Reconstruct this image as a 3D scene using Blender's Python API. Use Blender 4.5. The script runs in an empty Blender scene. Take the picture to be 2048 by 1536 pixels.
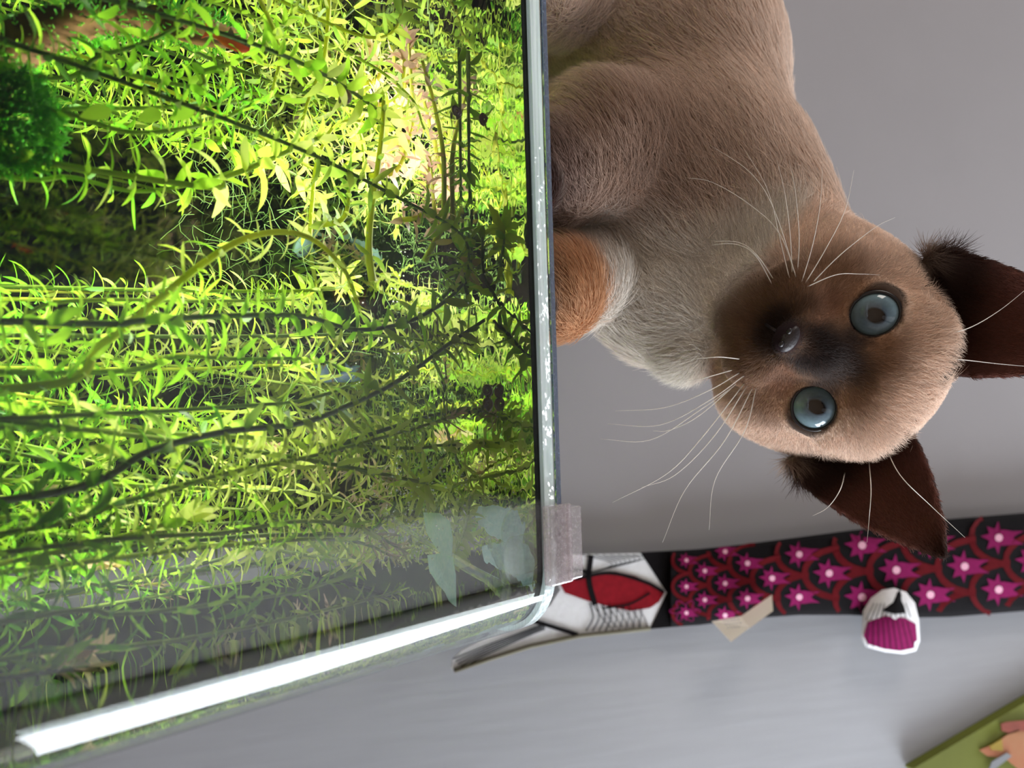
import bpy, bmesh, math, random
import numpy as np
from mathutils import Vector, Matrix, noise
R_ = random.Random(7)
NP = np.random.RandomState(5)
S = bpy.context.scene
COL = S.collection
PI = math.pi

# ------------------------------------------------------------------ camera
F_PX = 1479.0
TH = math.radians(42.6)
HD = math.radians(-2.4)
FH = Vector((math.sin(HD), math.cos(HD), 0))
RT = Vector((math.cos(HD), -math.sin(HD), 0))
ZZ = Vector((0, 0, 1))
FW = FH * math.cos(TH) + ZZ * math.sin(TH)
UP = -FH * math.sin(TH) + ZZ * math.cos(TH)
cam_d = bpy.data.cameras.new('camera')
cam_d.sensor_width = 36; cam_d.lens = F_PX / 2048 * 36
cam_d.clip_start = 0.01
cam_d.dof.use_dof = True; cam_d.dof.focus_distance = 0.285; cam_d.dof.aperture_fstop = 10.5
cam = bpy.data.objects.new('camera', cam_d); COL.objects.link(cam)
m = Matrix((UP, -RT, -FW)).transposed()      # the phone is held on its side: image right is up in the room
cam.matrix_world = m.to_4x4()
S.camera = cam

# ------------------------------------------------------------------ world, lights, exposure
w = bpy.data.worlds.new('world'); S.world = w; w.use_nodes = True
w.node_tree.nodes['Background'].inputs[0].default_value = (0.75, 0.85, 1.0, 1)
w.node_tree.nodes['Background'].inputs[1].default_value = 0.9

def area(name, loc, target, sx, sy, power, color, spread=180):
    l = bpy.data.lights.new(name, 'AREA'); l.shape = 'RECTANGLE'; l.size = sx; l.size_y = sy
    l.energy = power; l.color = color; l.spread = math.radians(spread)
    o = bpy.data.objects.new(name, l); COL.objects.link(o); o.location = loc
    o.rotation_euler = (Vector(target) - Vector(loc)).to_track_quat('-Z', 'Y').to_euler()
    return o
WIN_C = Vector((1.17, -0.14, 0.90))
area('window_daylight', WIN_C, (-1.0, WIN_C.y, WIN_C.z), 0.66, 1.40, 52.0, (0.88, 0.94, 1.0))
LAMP = Vector((-0.105, 0.305, 0.1935))
area('aquarium_lamp_light', LAMP, (LAMP.x, LAMP.y, 0), 0.15, 0.035, 9.0, (1.0, 0.98, 0.88), 150)
area('aquarium_lamp_core', (LAMP.x, LAMP.y, LAMP.z - 0.0004), (LAMP.x - 0.02, LAMP.y, 0), 0.09, 0.03, 14.0, (1.0, 0.98, 0.88), 75)
TOP_FILL_C = Vector((-0.15, -0.75, 1.93))
area('overhead_fill_light', TOP_FILL_C, (TOP_FILL_C.x, TOP_FILL_C.y, 0), 0.9, 0.6, 38.0, (0.96, 0.98, 1.0))  # unseen overhead fill added to brighten the cat from above
LEFT_FILL_C = Vector((-1.87, -0.75, 0.35))
area('left_fill_light', LEFT_FILL_C, (0, LEFT_FILL_C.y, LEFT_FILL_C.z), 0.7, 1.0, 21.0, (1.0, 0.91, 0.82))  # unseen fill added at the left to lift the dark cat
S.view_settings.view_transform = 'Standard'; S.view_settings.look = 'None'
S.view_settings.exposure = 0.0; S.view_settings.gamma = 1; S.view_settings.use_curve_mapping = False
S.cycles.max_bounces = 14; S.cycles.transparent_max_bounces = 24; S.cycles.transmission_bounces = 10
S.cycles.glossy_bounces = 6; S.cycles.diffuse_bounces = 4
S.cycles.caustics_reflective = False; S.cycles.caustics_refractive = False
S.cycles.sample_clamp_indirect = 4

# ------------------------------------------------------------------ pixel to ray helpers (2048 x 1536 frame)
def ray(px, py):
    u = (py - 768) / F_PX; v = (px - 1024) / F_PX
    return (FW + RT * u + UP * v)
def cp(px, py, d):                       # point at axis depth d
    return ray(px, py) * d
TY0 = 0.175                               # outer face of the tank front
TY1 = 0.470
TX0, TX1 = -0.40, 0.079
GT = 0.0018
RC = 0.025
ZW = 0.1735                               # water level
ZR = 0.1788                                # rim
ZB = -0.13                                # tank base
def wp(px, py, Y):                        # point in the water at y = Y, seen refracted through the front
    d = ray(px, py).normalized()
    t = (TY0 + GT) / d.y; p = d * t
    e = 1 / 1.33
    q = Vector((d.x * e, 0, d.z * e)); q.y = math.sqrt(1 - q.x * q.x - q.z * q.z)
    return p + q * ((Y - p.y) / q.y)
# sloping attic wall: y + (z) * tan30 = c
SL = math.tan(math.radians(30)); SC = 0.665
SN = Vector((0, -1, -SL)).normalized()    # faces the room
SU = Vector((0, -SL, 1)).normalized()     # up the slope
SO = Vector((0, SC, 0))
def sp(px, py, off=0.0):
    d = ray(px, py)
    t = (SO + SN * off).dot(SN) / d.dot(SN)
    return d * t
def s_xy(p):                               # slope plane coordinates
    return (p.x, (p - SO).dot(SU))
def s_at(x, v, off=0.0):
    return SO + Vector((x, 0, 0)) + SU * v + SN * off

# ------------------------------------------------------------------ materials
def M(name):
    mt = bpy.data.materials.new(name); mt.use_nodes = True
    nt = mt.node_tree
    for n in list(nt.nodes): nt.nodes.remove(n)
    out = nt.nodes.new('ShaderNodeOutputMaterial')
    return mt, nt, out
def pbr(name, col, rough=0.6, noise_amt=0.0, scale=30, bump=0.0, metal=0.0, col2=None, coat=0.0, transl=0.0, detail=4, stretch=None, spec=0.5):
    mt, nt, out = M(name); N = nt.nodes; L = nt.links
    b = N.new('ShaderNodeBsdfPrincipled'); b.inputs['Roughness'].default_value = rough; b.inputs['Metallic'].default_value = metal
    b.inputs['Coat Weight'].default_value = coat; b.inputs['Specular IOR Level'].default_value = spec
    b.inputs['Base Color'].default_value = (*col, 1)
    if noise_amt > 0 or bump > 0 or col2:
        tc = N.new('ShaderNodeTexCoord'); no = N.new('ShaderNodeTexNoise'); no.inputs['Scale'].default_value = scale; no.inputs['Detail'].default_value = detail
        if stretch:
            mp = N.new('ShaderNodeMapping'); mp.inputs['Scale'].default_value = stretch
            L.new(tc.outputs['Object'], mp.inputs[0]); L.new(mp.outputs[0], no.inputs[0])
        else: L.new(tc.outputs['Object'], no.inputs[0])
        mx = N.new('ShaderNodeMix'); mx.data_type = 'RGBA'
        c2 = col2 or tuple(c * (1 - noise_amt) for c in col)
        mx.inputs[6].default_value = (*col, 1); mx.inputs[7].default_value = (*c2, 1)
        mr = N.new('ShaderNodeMapRange'); mr.inputs[1].default_value = 0.35; mr.inputs[2].default_value = 0.65
        L.new(no.outputs[0], mr.inputs[0]); L.new(mr.outputs[0], mx.inputs[0]); L.new(mx.outputs[2], b.inputs['Base Color'])
        if bump > 0:
            bp = N.new('ShaderNodeBump'); bp.inputs['Strength'].default_value = bump; bp.inputs['Distance'].default_value = 0.002
            L.new(no.outputs[0], bp.inputs['Height']); L.new(bp.outputs[0], b.inputs['Normal'])
    if transl > 0:
        tr = N.new('ShaderNodeBsdfTranslucent'); tr.inputs[0].default_value = (*col, 1)
        ms = N.new('ShaderNodeMixShader'); ms.inputs[0].default_value = transl
        L.new(b.outputs[0], ms.inputs[1]); L.new(tr.outputs[0], ms.inputs[2]); L.new(ms.outputs[0], out.inputs[0])
    else: L.new(b.outputs[0], out.inputs[0])
    return mt
def leaf_mat(name, col, col2, transl=0.5):
    mt, nt, out = M(name); N = nt.nodes; L = nt.links
    geo = N.new('ShaderNodeNewGeometry'); oi = N.new('ShaderNodeObjectInfo')
    tc = N.new('ShaderNodeTexCoord'); no = N.new('ShaderNodeTexNoise'); no.inputs['Scale'].default_value = 60
    L.new(geo.outputs['Position'], no.inputs[0])
    ad = N.new('ShaderNodeMath'); ad.operation = 'ADD'
    L.new(oi.outputs['Random'], ad.inputs[0]); L.new(geo.outputs['Random Per Island'], ad.inputs[1])
    ad2 = N.new('ShaderNodeMath'); ad2.operation = 'ADD'; L.new(ad.outputs[0], ad2.inputs[0]); L.new(no.outputs[0], ad2.inputs[1])
    fr = N.new('ShaderNodeMath'); fr.operation = 'FRACT'; L.new(ad2.outputs[0], fr.inputs[0])
    mx = N.new('ShaderNodeMix'); mx.data_type = 'RGBA'; mx.inputs[6].default_value = (*col, 1); mx.inputs[7].default_value = (*col2, 1)
    L.new(fr.outputs[0], mx.inputs[0])
    b = N.new('ShaderNodeBsdfPrincipled'); b.inputs['Roughness'].default_value = 0.42; b.inputs['Specular IOR Level'].default_value = 0.3
    tr = N.new('ShaderNodeBsdfTranslucent'); ms = N.new('ShaderNodeMixShader'); ms.inputs[0].default_value = transl
    L.new(mx.outputs[2], b.inputs['Base Color']); L.new(mx.outputs[2], tr.inputs[0])
    L.new(b.outputs[0], ms.inputs[1]); L.new(tr.outputs[0], ms.inputs[2]); L.new(ms.outputs[0], out.inputs[0])
    return mt
def clear(name, tint=(1, 1, 1), f0=0.04, rough=0.0, gain=1.0, bump=0.0, bscale=60, hazy=0.0, hazecol=(0.8, 0.9, 0.9), hstretch=None):
    # thin clear pane: view-angle reflection over straight transmission
    mt, nt, out = M(name); N = nt.nodes; L = nt.links
    geo = N.new('ShaderNodeNewGeometry'); dt = N.new('ShaderNodeVectorMath'); dt.operation = 'DOT_PRODUCT'
    L.new(geo.outputs['Incoming'], dt.inputs[0]); L.new(geo.outputs['Normal'], dt.inputs[1])
    ab = N.new('ShaderNodeMath'); ab.operation = 'ABSOLUTE'; L.new(dt.outputs['Value'], ab.inputs[0])
    s1 = N.new('ShaderNodeMath'); s1.operation = 'SUBTRACT'; s1.inputs[0].default_value = 1; L.new(ab.outputs[0], s1.inputs[1])
    p5 = N.new('ShaderNodeMath'); p5.operation = 'POWER'; p5.inputs[1].default_value = 5; L.new(s1.outputs[0], p5.inputs[0])
    ma = N.new('ShaderNodeMath'); ma.operation = 'MULTIPLY_ADD'; ma.inputs[1].default_value = (1 - f0) * gain; ma.inputs[2].default_value = f0; ma.use_clamp = True
    L.new(p5.outputs[0], ma.inputs[0])
    tr = N.new('ShaderNodeBsdfTransparent'); tr.inputs[0].default_value = (*tint, 1)
    gl = N.new('ShaderNodeBsdfGlossy'); gl.inputs['Roughness'].default_value = rough
    ms = N.new('ShaderNodeMixShader'); L.new(ma.outputs[0], ms.inputs[0]); L.new(gl.outputs[0], ms.inputs[2])
    if hazy > 0:
        d = N.new('ShaderNodeBsdfDiffuse'); d.inputs[0].default_value = (*hazecol, 1)
        t2 = N.new('ShaderNodeBsdfTranslucent'); t2.inputs[0].default_value = (*hazecol, 1)
        m0 = N.new('ShaderNodeMixShader'); m0.inputs[0].default_value = 0.5; L.new(d.outputs[0], m0.inputs[1]); L.new(t2.outputs[0], m0.inputs[2])
        no = N.new('ShaderNodeTexNoise'); no.inputs['Scale'].default_value = 900; tc = N.new('ShaderNodeTexCoord'); mp = N.new('ShaderNodeMapping'); mp.inputs['Scale'].default_value = hstretch or (1, 1, 1); L.new(tc.outputs['Object'], mp.inputs[0]); L.new(mp.outputs[0], no.inputs[0])
        mr = N.new('ShaderNodeMapRange'); mr.inputs[1].default_value = 0.3; mr.inputs[2].default_value = 0.7; mr.inputs[3].default_value = hazy * 0.5; mr.inputs[4].default_value = min(1, hazy * 1.5)
        L.new(no.outputs[0], mr.inputs[0])
        m1 = N.new('ShaderNodeMixShader'); L.new(mr.outputs[0], m1.inputs[0]); L.new(tr.outputs[0], m1.inputs[1]); L.new(m0.outputs[0], m1.inputs[2])
        L.new(m1.outputs[0], ms.inputs[1])
    else: L.new(tr.outputs[0], ms.inputs[1])
    if bump > 0:
        no = N.new('ShaderNodeTexNoise'); no.inputs['Scale'].default_value = bscale; tc = N.new('ShaderNodeTexCoord'); L.new(tc.outputs['Object'], no.inputs[0])
        bp = N.new('ShaderNodeBump'); bp.inputs['Strength'].default_value = bump; bp.inputs['Distance'].default_value = 0.002
        L.new(no.outputs[0], bp.inputs['Height']); L.new(bp.outputs[0], gl.inputs['Normal'])
    L.new(ms.outputs[0], out.inputs[0])
    return mt
def water_side():
    mt, nt, out = M('water_side'); N = nt.nodes; L = nt.links
    g = N.new('ShaderNodeBsdfGlass'); g.inputs['IOR'].default_value = 1.33; g.inputs['Roughness'].default_value = 0
    g.inputs['Color'].default_value = (0.99, 1, 0.99, 1); L.new(g.outputs[0], out.inputs[0]); return mt
def water_top():
    mt, nt, out = M('water_surface'); N = nt.nodes; L = nt.links
    tc = N.new('ShaderNodeTexCoord'); no = N.new('ShaderNodeTexNoise'); no.inputs['Scale'].default_value = 38; no.inputs['Detail'].default_value = 3
    L.new(tc.outputs['Object'], no.inputs[0])
    bp = N.new('ShaderNodeBump'); bp.inputs['Strength'].default_value = 0.22; bp.inputs['Distance'].default_value = 0.003
    L.new(no.outputs[0], bp.inputs['Height'])
    fr = N.new('ShaderNodeFresnel'); fr.inputs['IOR'].default_value = 1.33
    gl = N.new('ShaderNodeBsdfGlossy'); gl.inputs['Roughness'].default_value = 0.0; L.new(bp.outputs[0], gl.inputs['Normal'])
    tr = N.new('ShaderNodeBsdfTransparent'); ms = N.new('ShaderNodeMixShader')
    L.new(fr.outputs[0], ms.inputs[0]); L.new(tr.outputs[0], ms.inputs[1]); L.new(gl.outputs[0], ms.inputs[2]); L.new(ms.outputs[0], out.inputs[0])
    return mt
def vcol_mat(name, rough=0.7, transl=0.0, spec=0.2):
    mt, nt, out = M(name); N = nt.nodes; L = nt.links
    a = N.new('ShaderNodeAttribute'); a.attribute_name = 'col'
    b = N.new('ShaderNodeBsdfPrincipled'); b.inputs['Roughness'].default_value = rough; b.inputs['Specular IOR Level'].default_value = spec
    L.new(a.outputs['Color'], b.inputs['Base Color'])
    if transl > 0:
        t = N.new('ShaderNodeBsdfTranslucent'); L.new(a.outputs['Color'], t.inputs[0]); ms = N.new('ShaderNodeMixShader'); ms.inputs[0].default_value = transl
        L.new(b.outputs[0], ms.inputs[1]); L.new(t.outputs[0], ms.inputs[2]); L.new(ms.outputs[0], out.inputs[0])
    else: L.new(b.outputs[0], out.inputs[0])
    return mt

# ------------------------------------------------------------------ object helpers
def link(name, me, mat=None, parent=None):
    o = bpy.data.objects.new(name, me); COL.objects.link(o)
    if mat is not None and len(me.materials) == 0: me.materials.append(mat)
    if parent is not None: o.parent = parent
    return o
def tag(o, label=None, cat=None, group=None, kind=None):
    if label: o['label'] = label
    if cat: o['category'] = cat
    if group: o['group'] = group
    if kind: o['kind'] = kind
    return o
def empty(name, loc=(0, 0, 0)):
    o = bpy.data.objects.new(name, None); COL.objects.link(o); o.location = loc; o.empty_display_size = 0.01
    bpy.context.view_layer.update()
    return o
def mesh(name, vs, fs, smooth=False):
    me = bpy.data.meshes.new(name); me.from_pydata([tuple(v) for v in vs], [], fs); me.update()
    if smooth: me.polygons.foreach_set('use_smooth', [True] * len(me.polygons))
    return me
def part(name, vs, fs, mat, parent=None, smooth=False):
    # vertices in world space; a parent Empty may sit away from the origin
    off = Vector(parent.location) if parent is not None and parent.parent is None else (Vector((0, 0, 0)) if parent is None else parent_off(parent))
    me = mesh(name, [Vector(v) - off for v in vs], fs, smooth)
    return link(name, me, mat, parent)
def parent_off(p):
    o = Vector((0, 0, 0))
    while p is not None: o += Vector(p.location); p = p.parent
    return o
def boxv(c, s, rot=None):
    vs = []
    for x in (-1, 1):
        for y in (-1, 1):
            for z in (-1, 1):
                v = Vector((x * s[0] / 2, y * s[1] / 2, z * s[2] / 2))
                if rot is not None: v = rot @ v
                vs.append(Vector(c) + v)
    return vs, [(0, 1, 3, 2), (4, 6, 7, 5), (0, 4, 5, 1), (2, 3, 7, 6), (0, 2, 6, 4), (1, 5, 7, 3)]
def box(name, c, s, mat, parent=None, rot=None, bev=0.0):
    vs, fs = boxv(c, s, rot)
    o = part(name, vs, fs, mat, parent)
    bm = bmesh.new(); bm.from_mesh(o.data); bmesh.ops.recalc_face_normals(bm, faces=bm.faces)
    if bev > 0: bmesh.ops.bevel(bm, geom=bm.edges[:], offset=bev, segments=2, affect='EDGES', profile=0.5)
    bm.to_mesh(o.data); bm.free()
    return o
def catmull(P, n=8):
    P = [Vector(p) for p in P]; Q = [P[0] * 2 - P[1]] + P + [P[-1] * 2 - P[-2]]; out = []
    for i in range(1, len(Q) - 2):
        a, b, c, d = Q[i - 1], Q[i], Q[i + 1], Q[i + 2]
        for k in range(n):
            t = k / n
            out.append(0.5 * ((2 * b) + (c - a) * t + (2 * a - 5 * b + 4 * c - d) * t * t + (3 * b - a - 3 * c + d) * t ** 3))
    out.append(P[-1]); return out
def tube(P, rad, sides=6, cap=True):
    vs, fs = [], []
    n = len(P); prev = None
    for i, p in enumerate(P):
        t = (P[min(i + 1, n - 1)] - P[max(i - 1, 0)]).normalized()
        if prev is None:
            a = t.orthogonal().normalized()
        else:
            a = (prev - t * prev.dot(t)); a = a.normalized() if a.length > 1e-9 else t.orthogonal().normalized()
        prev = a; b = t.cross(a)
        r = rad(i / (n - 1)) if callable(rad) else rad
        for k in range(sides):
            an = 2 * PI * k / sides; vs.append(p + (a * math.cos(an) + b * math.sin(an)) * r)
    for i in range(n - 1):
        for k in range(sides):
            k2 = (k + 1) % sides
            fs.append((i * sides + k, i * sides + k2, (i + 1) * sides + k2, (i + 1) * sides + k))
    if cap: fs.append(tuple(range(sides - 1, -1, -1))); fs.append(tuple((n - 1) * sides + k for k in range(sides)))
    return vs, fs
def merge(*parts):
    vs, fs = [], []
    for v, f in parts:
        o = len(vs); vs += list(v); fs += [tuple(i + o for i in q) for q in f]
    return vs, fs
def prism(poly, n, thick):
    # polygon of world points, extruded along -n by thick
    k = len(poly); vs = [Vector(p) for p in poly] + [Vector(p) - n * thick for p in poly]
    fs = [tuple(range(k)), tuple(range(2 * k - 1, k - 1, -1))] + [(i, i + k, (i + 1) % k + k, (i + 1) % k) for i in range(k)]
    return vs, fs
def ellipsoid(c, r, rot=None, seg=20, ring=12):
    vs, fs = [], []
    for i in range(ring + 1):
        ph = PI * i / ring
        for j in range(seg):
            th = 2 * PI * j / seg
            v = Vector((math.sin(ph) * math.cos(th) * r[0], math.sin(ph) * math.sin(th) * r[1], math.cos(ph) * r[2]))
            if rot is not None: v = rot @ v
            vs.append(Vector(c) + v)
    for i in range(ring):
        for j in range(seg):
            j2 = (j + 1) % seg
            fs.append((i * seg + j, (i + 1) * seg + j, (i + 1) * seg + j2, i * seg + j2))
    return vs, fs

# ------------------------------------------------------------------ the room (an attic corner)
m_wall = pbr('painted_wall', (0.26, 0.247, 0.257), 0.85, 0.04, 9, 0.06)
m_wall2 = pbr('white_wall', (0.72, 0.71, 0.73), 0.8, 0.04, 9, 0.05)
m_panel = pbr('painted_wood_panel', (0.35, 0.36, 0.39), 0.6, 0.05, 26, 0.10, stretch=(6, 0.5, 0.5))
m_floor = pbr('floor_wood', (0.42, 0.30, 0.20), 0.5, 0.3, 14, 0.1, stretch=(1, 8, 1))
m_dark = pbr('dark_lacquer', (0.03, 0.035, 0.035), 0.5)
m_white = pbr('white_gloss', (0.8, 0.8, 0.8), 0.35)
def quad(name, pts, mat, label, thick=0.03, n=None, kind='structure'):
    n = n or (Vector(pts[1]) - Vector(pts[0])).cross(Vector(pts[2]) - Vector(pts[0])).normalized()
    vs, fs = prism(pts, n, thick); o = part(name, vs, fs, mat); return tag(o, label, None, None, kind)
# crease of the attic corner runs behind the hanging cloth fish
ca = s_xy(sp(1050, 1195)); cb = s_xy(sp(2048, 1140))
sx = (cb[0] - ca[0]) / (cb[1] - ca[1])
def crease(v): return ca[0] + (v - ca[1]) * sx
V0, V1 = -1.15, 2.3
quad('wall_back', [s_at(-1.9, V0), s_at(crease(V0), V0), s_at(crease(V1), V1), s_at(-1.9, V1)], m_wall, 'grey sloping attic wall behind the cat', 0.03, SN)
cr0, cr1 = s_at(crease(V0), V0), s_at(crease(V1), V1)
K = Vector((1, -0.16, 0.02)) * 1.3
n2 = (cr1 - cr0).cross(K).normalized()
if n2.y > 0: n2 = -n2
quad('wall_side', [cr0, cr0 + K, cr1 + K, cr1], m_panel, 'pale painted wooden wall right of the hanging fish', 0.03, n2)
quad('floor', [(-1.95, -1.9, -1), (1.3, -1.9, -1), (1.3, 1.5, -1), (-1.95, 1.5, -1)], m_floor, 'brown wooden floor under the aquarium cabinet')
quad('wall_left', [(-1.9, -1.9, -1), (-1.9, 1.5, -1), (-1.9, 1.5, 2.0), (-1.9, -1.9, 2.0)], m_wall, 'plain wall at the left end of the room')
quad('wall_rear', [(-1.9, -1.85, -1), (1.3, -1.85, -1), (1.3, -1.85, 2.0), (-1.9, -1.85, 2.0)], m_wall, 'plain wall behind the photographer')
quad('ceiling', [(-1.9, -1.85, 1.95), (1.3, -1.85, 1.95), (1.3, -0.35, 1.95), (-1.9, -0.35, 1.95)], m_wall, 'white flat ceiling strip above the sloping wall', 0.03, Vector((0, 0, -1)))
# right wall with its window opening
X = 1.2
wy0, wy1, wz0, wz1 = WIN_C.y - 0.35, WIN_C.y + 0.35, WIN_C.z - 0.72, WIN_C.z + 0.72
for i, (a, b, c, d) in enumerate([(-1.85, 1.4, -1, wz0), (-1.85, 1.4, wz1, 2.0), (-1.85, wy0, wz0, wz1), (wy1, 1.4, wz0, wz1)]):
    o = box('wall_right', (X + 0.02, (a + b) / 2, (c + d) / 2), (0.04, b - a, d - c), m_wall2); tag(o, 'light wall around the daylight window', None, None, 'structure')
wf = empty('window_1', (X, WIN_C.y, WIN_C.z)); tag(wf, 'tall white framed window letting in daylight', None, None, 'structure')
for a, s in (((0, -0.34, 0), (0.05, 0.02, 1.44)), ((0, 0.34, 0), (0.05, 0.02, 1.44)), ((0, 0, 0.71), (0.05, 0.66, 0.03)), ((0, 0, -0.71), (0.09, 0.70, 0.03))):
    box('window_frame', Vector((X, WIN_C.y, WIN_C.z)) + Vector(a), s, m_white, wf, None, 0.003)
wl = empty('left_fill_frame', (-1.89, LEFT_FILL_C.y, LEFT_FILL_C.z)); tag(wl, 'added white frame around the unseen left fill light', None, None, 'structure')  # frame made up to house the left fill light
for a, s in (((0, -0.37, 0), (0.05, 0.04, 1.06)), ((0, 0.37, 0), (0.05, 0.04, 1.06)), ((0, 0, 0.52), (0.05, 0.74, 0.04)), ((0, 0, -0.52), (0.09, 0.78, 0.04))):
    box('window_frame', Vector((-1.88, LEFT_FILL_C.y, LEFT_FILL_C.z)) + Vector(a), s, m_white, wl, None, 0.003)
ws = empty('top_fill_frame', (TOP_FILL_C.x, TOP_FILL_C.y, 1.94)); tag(ws, 'added white frame around the unseen overhead fill light', None, None, 'structure')  # frame made up to house the overhead fill light
for a, s in (((0, -0.32, 0), (0.98, 0.04, 0.05)), ((0, 0.32, 0), (0.98, 0.04, 0.05)), ((-0.47, 0, 0), (0.04, 0.6, 0.05)), ((0.47, 0, 0), (0.04, 0.6, 0.05))):
    box('window_frame', Vector((TOP_FILL_C.x, TOP_FILL_C.y, 1.93)) + Vector(a), s, m_white, ws, None, 0.003)
# unseen cupboards added to reflect as pale and dark bands in the glass
def cupboard(name, x, y, z0, h, wdt, dep, mat, label):
    t = empty(name, (x, y, z0)); tag(t, label, 'cupboard')
    box('carcass', (x, y, z0 + h / 2), (wdt, dep, h), mat, t, None, 0.004)
    for s in (-1, 1):
        dd = box('door', (x + s * wdt / 4, y + dep / 2 + 0.011, z0 + h / 2), (wdt / 2 - 0.01, 0.018, h - 0.04), mat, t, None, 0.003)
        box('handle', (x + s * 0.03, y + dep / 2 + 0.03, z0 + h / 2), (0.012, 0.02, 0.12), m_dark, dd, None, 0.002)
    return t
cupboard('pale_reflector_cupboard', 0.66, -1.63, -1, 2.8, 0.50, 0.38, m_white, 'added tall white cupboard behind the photographer, for a pale reflection')
cupboard('dark_reflector_cupboard', -0.7, -1.63, -1, 2.3, 0.8, 0.38, m_dark, 'added wide dark cupboard behind the photographer left, for a dark reflection')
#@@TANK
# ------------------------------------------------------------------ aquarium
def rrect(inset, n=14):
    # outline counter clockwise from above: rounded front corners and rear corners
    x0, x1, y0, y1 = TX0 + inset, TX1 - inset, TY0 + inset, TY1 - inset; r = RC - inset
    pts = []
    for (cx, cy, a0) in ((x1 - r, y0 + r, -90), (x1 - r * 0.3, y1 - r * 0.3, 0), (x0 + r * 0.3, y1 - r * 0.3, 90), (x0 + r, y0 + r, 180)):
        rr = r if cy < (TY0 + TY1) / 2 else r * 0.3
        for k in range(n + 1):
            a = math.radians(a0 + 90 * k / n); pts.append((cx + rr * math.cos(a), cy + rr * math.sin(a)))
    return pts
def ring(name, i0, i1, z0, z1, mat, parent, capb=True, smooth=True):
    A, B = rrect(i0), rrect(i1); k = len(A)
    vs = [(x, y, z0) for x, y in A] + [(x, y, z1) for x, y in A] + [(x, y, z0) for x, y in B] + [(x, y, z1) for x, y in B]
    fs = []
    for i in range(k):
        j = (i + 1) % k
        fs += [(i, j, j + k, i + k), (2 * k + j, 2 * k + i, 3 * k + i, 3 * k + j)]
        if capb: fs += [(i + k, j + k, 3 * k + j, 3 * k + i), (j, i, 2 * k + i, 2 * k + j)]
    o = part(name, vs, fs, mat, parent, smooth)
    if smooth and capb:
        o.data.polygons.foreach_set('use_smooth', [abs(p.normal.z) < 0.5 for p in o.data.polygons]); 
        es = o.data.attributes.new('sharp_edge', 'BOOLEAN', 'EDGE')
        fl = [abs(o.data.vertices[e.vertices[0]].co.z - o.data.vertices[e.vertices[1]].co.z) < 1e-6 for e in o.data.edges]
        es.data.foreach_set('value', fl)
    return o
tank = empty('aquarium', ((TX0 + TX1) / 2, (TY0 + TY1) / 2, ZB))
tag(tank, 'rimless glass aquarium with a bent corner, full of bright green stem plants', 'aquarium')
m_glass = clear('tank_glass', (0.975, 0.99, 0.98), 0.065, gain=1.15)
m_edge = clear('cut_glass_edge', (0.85, 0.98, 0.97), 0.10, 0.12, gain=1.2, bump=0.5, bscale=200, hazy=0.75, hazecol=(0.93, 1.0, 1.0), hstretch=(0.02, 1, 1))
m_side = water_side(); m_top = water_top()
m_meniscus = pbr('meniscus_dark_line', (0.008, 0.016, 0.006), 1.0, 0.5, 300, spec=0.0)  # near-black ring paints in the dark meniscus line below the rim
gw = ring('glass_wall', 0.0, GT, ZB + 0.006, ZR - 0.0047, m_glass, tank)
gw.data.materials.append(clear('glass_inner_face', (0.985, 0.995, 0.99), 0.0, gain=0.0)); kq = len(rrect(0.0))
gw.data.polygons.foreach_set('material_index', [1 if min(p.vertices) >= 2 * kq else 0 for p in gw.data.polygons])
rim = ring('polished_rim', 0.0, GT, ZR - 0.0045, ZR, m_edge, tank)
tag(rim, 'pale blue green polished top edge of the glass')
ring('waterline', GT + 0.0003, GT + 0.0009, ZW - 0.0012, ZW + 0.0018, m_meniscus, tank)
m_film = pbr('background_film', (0.0016, 0.0032, 0.0060), 0.9, spec=0.02)
box('background_film', ((TX0 + TX1) / 2, TY1 + 0.002, (ZB + ZR) / 2), (TX1 - TX0 - 0.03, 0.002, ZR - ZB - 0.01), m_film, tank)
box('base_panel', ((TX0 + TX1) / 2, (TY0 + TY1) / 2, ZB + 0.003), (TX1 - TX0, TY1 - TY0, 0.006), m_glass, tank)
# water
WI = GT + 0.0002
A = rrect(WI); k = len(A)
wv = [(x, y, ZB + 0.0062) for x, y in A] + [(x, y, ZW) for x, y in A]
wfc = [(i, (i + 1) % k, (i + 1) % k + k, i + k) for i in range(k)] + [tuple(range(k - 1, -1, -1)), tuple(range(k, 2 * k))]
water = part('water', wv, wfc, m_side); water.data.materials.append(m_top); water.data.polygons[-1].material_index = 1
water.data.polygons.foreach_set('use_smooth', [abs(p.normal.z) < 0.5 for p in water.data.polygons])
es = water.data.attributes.new('sharp_edge', 'BOOLEAN', 'EDGE')
es.data.foreach_set('value', [abs(water.data.vertices[e.vertices[0]].co.z - water.data.vertices[e.vertices[1]].co.z) < 1e-6 for e in water.data.edges])
tag(water, 'clear still water filling the aquarium nearly to its rim', 'water', None, 'stuff')
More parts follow.
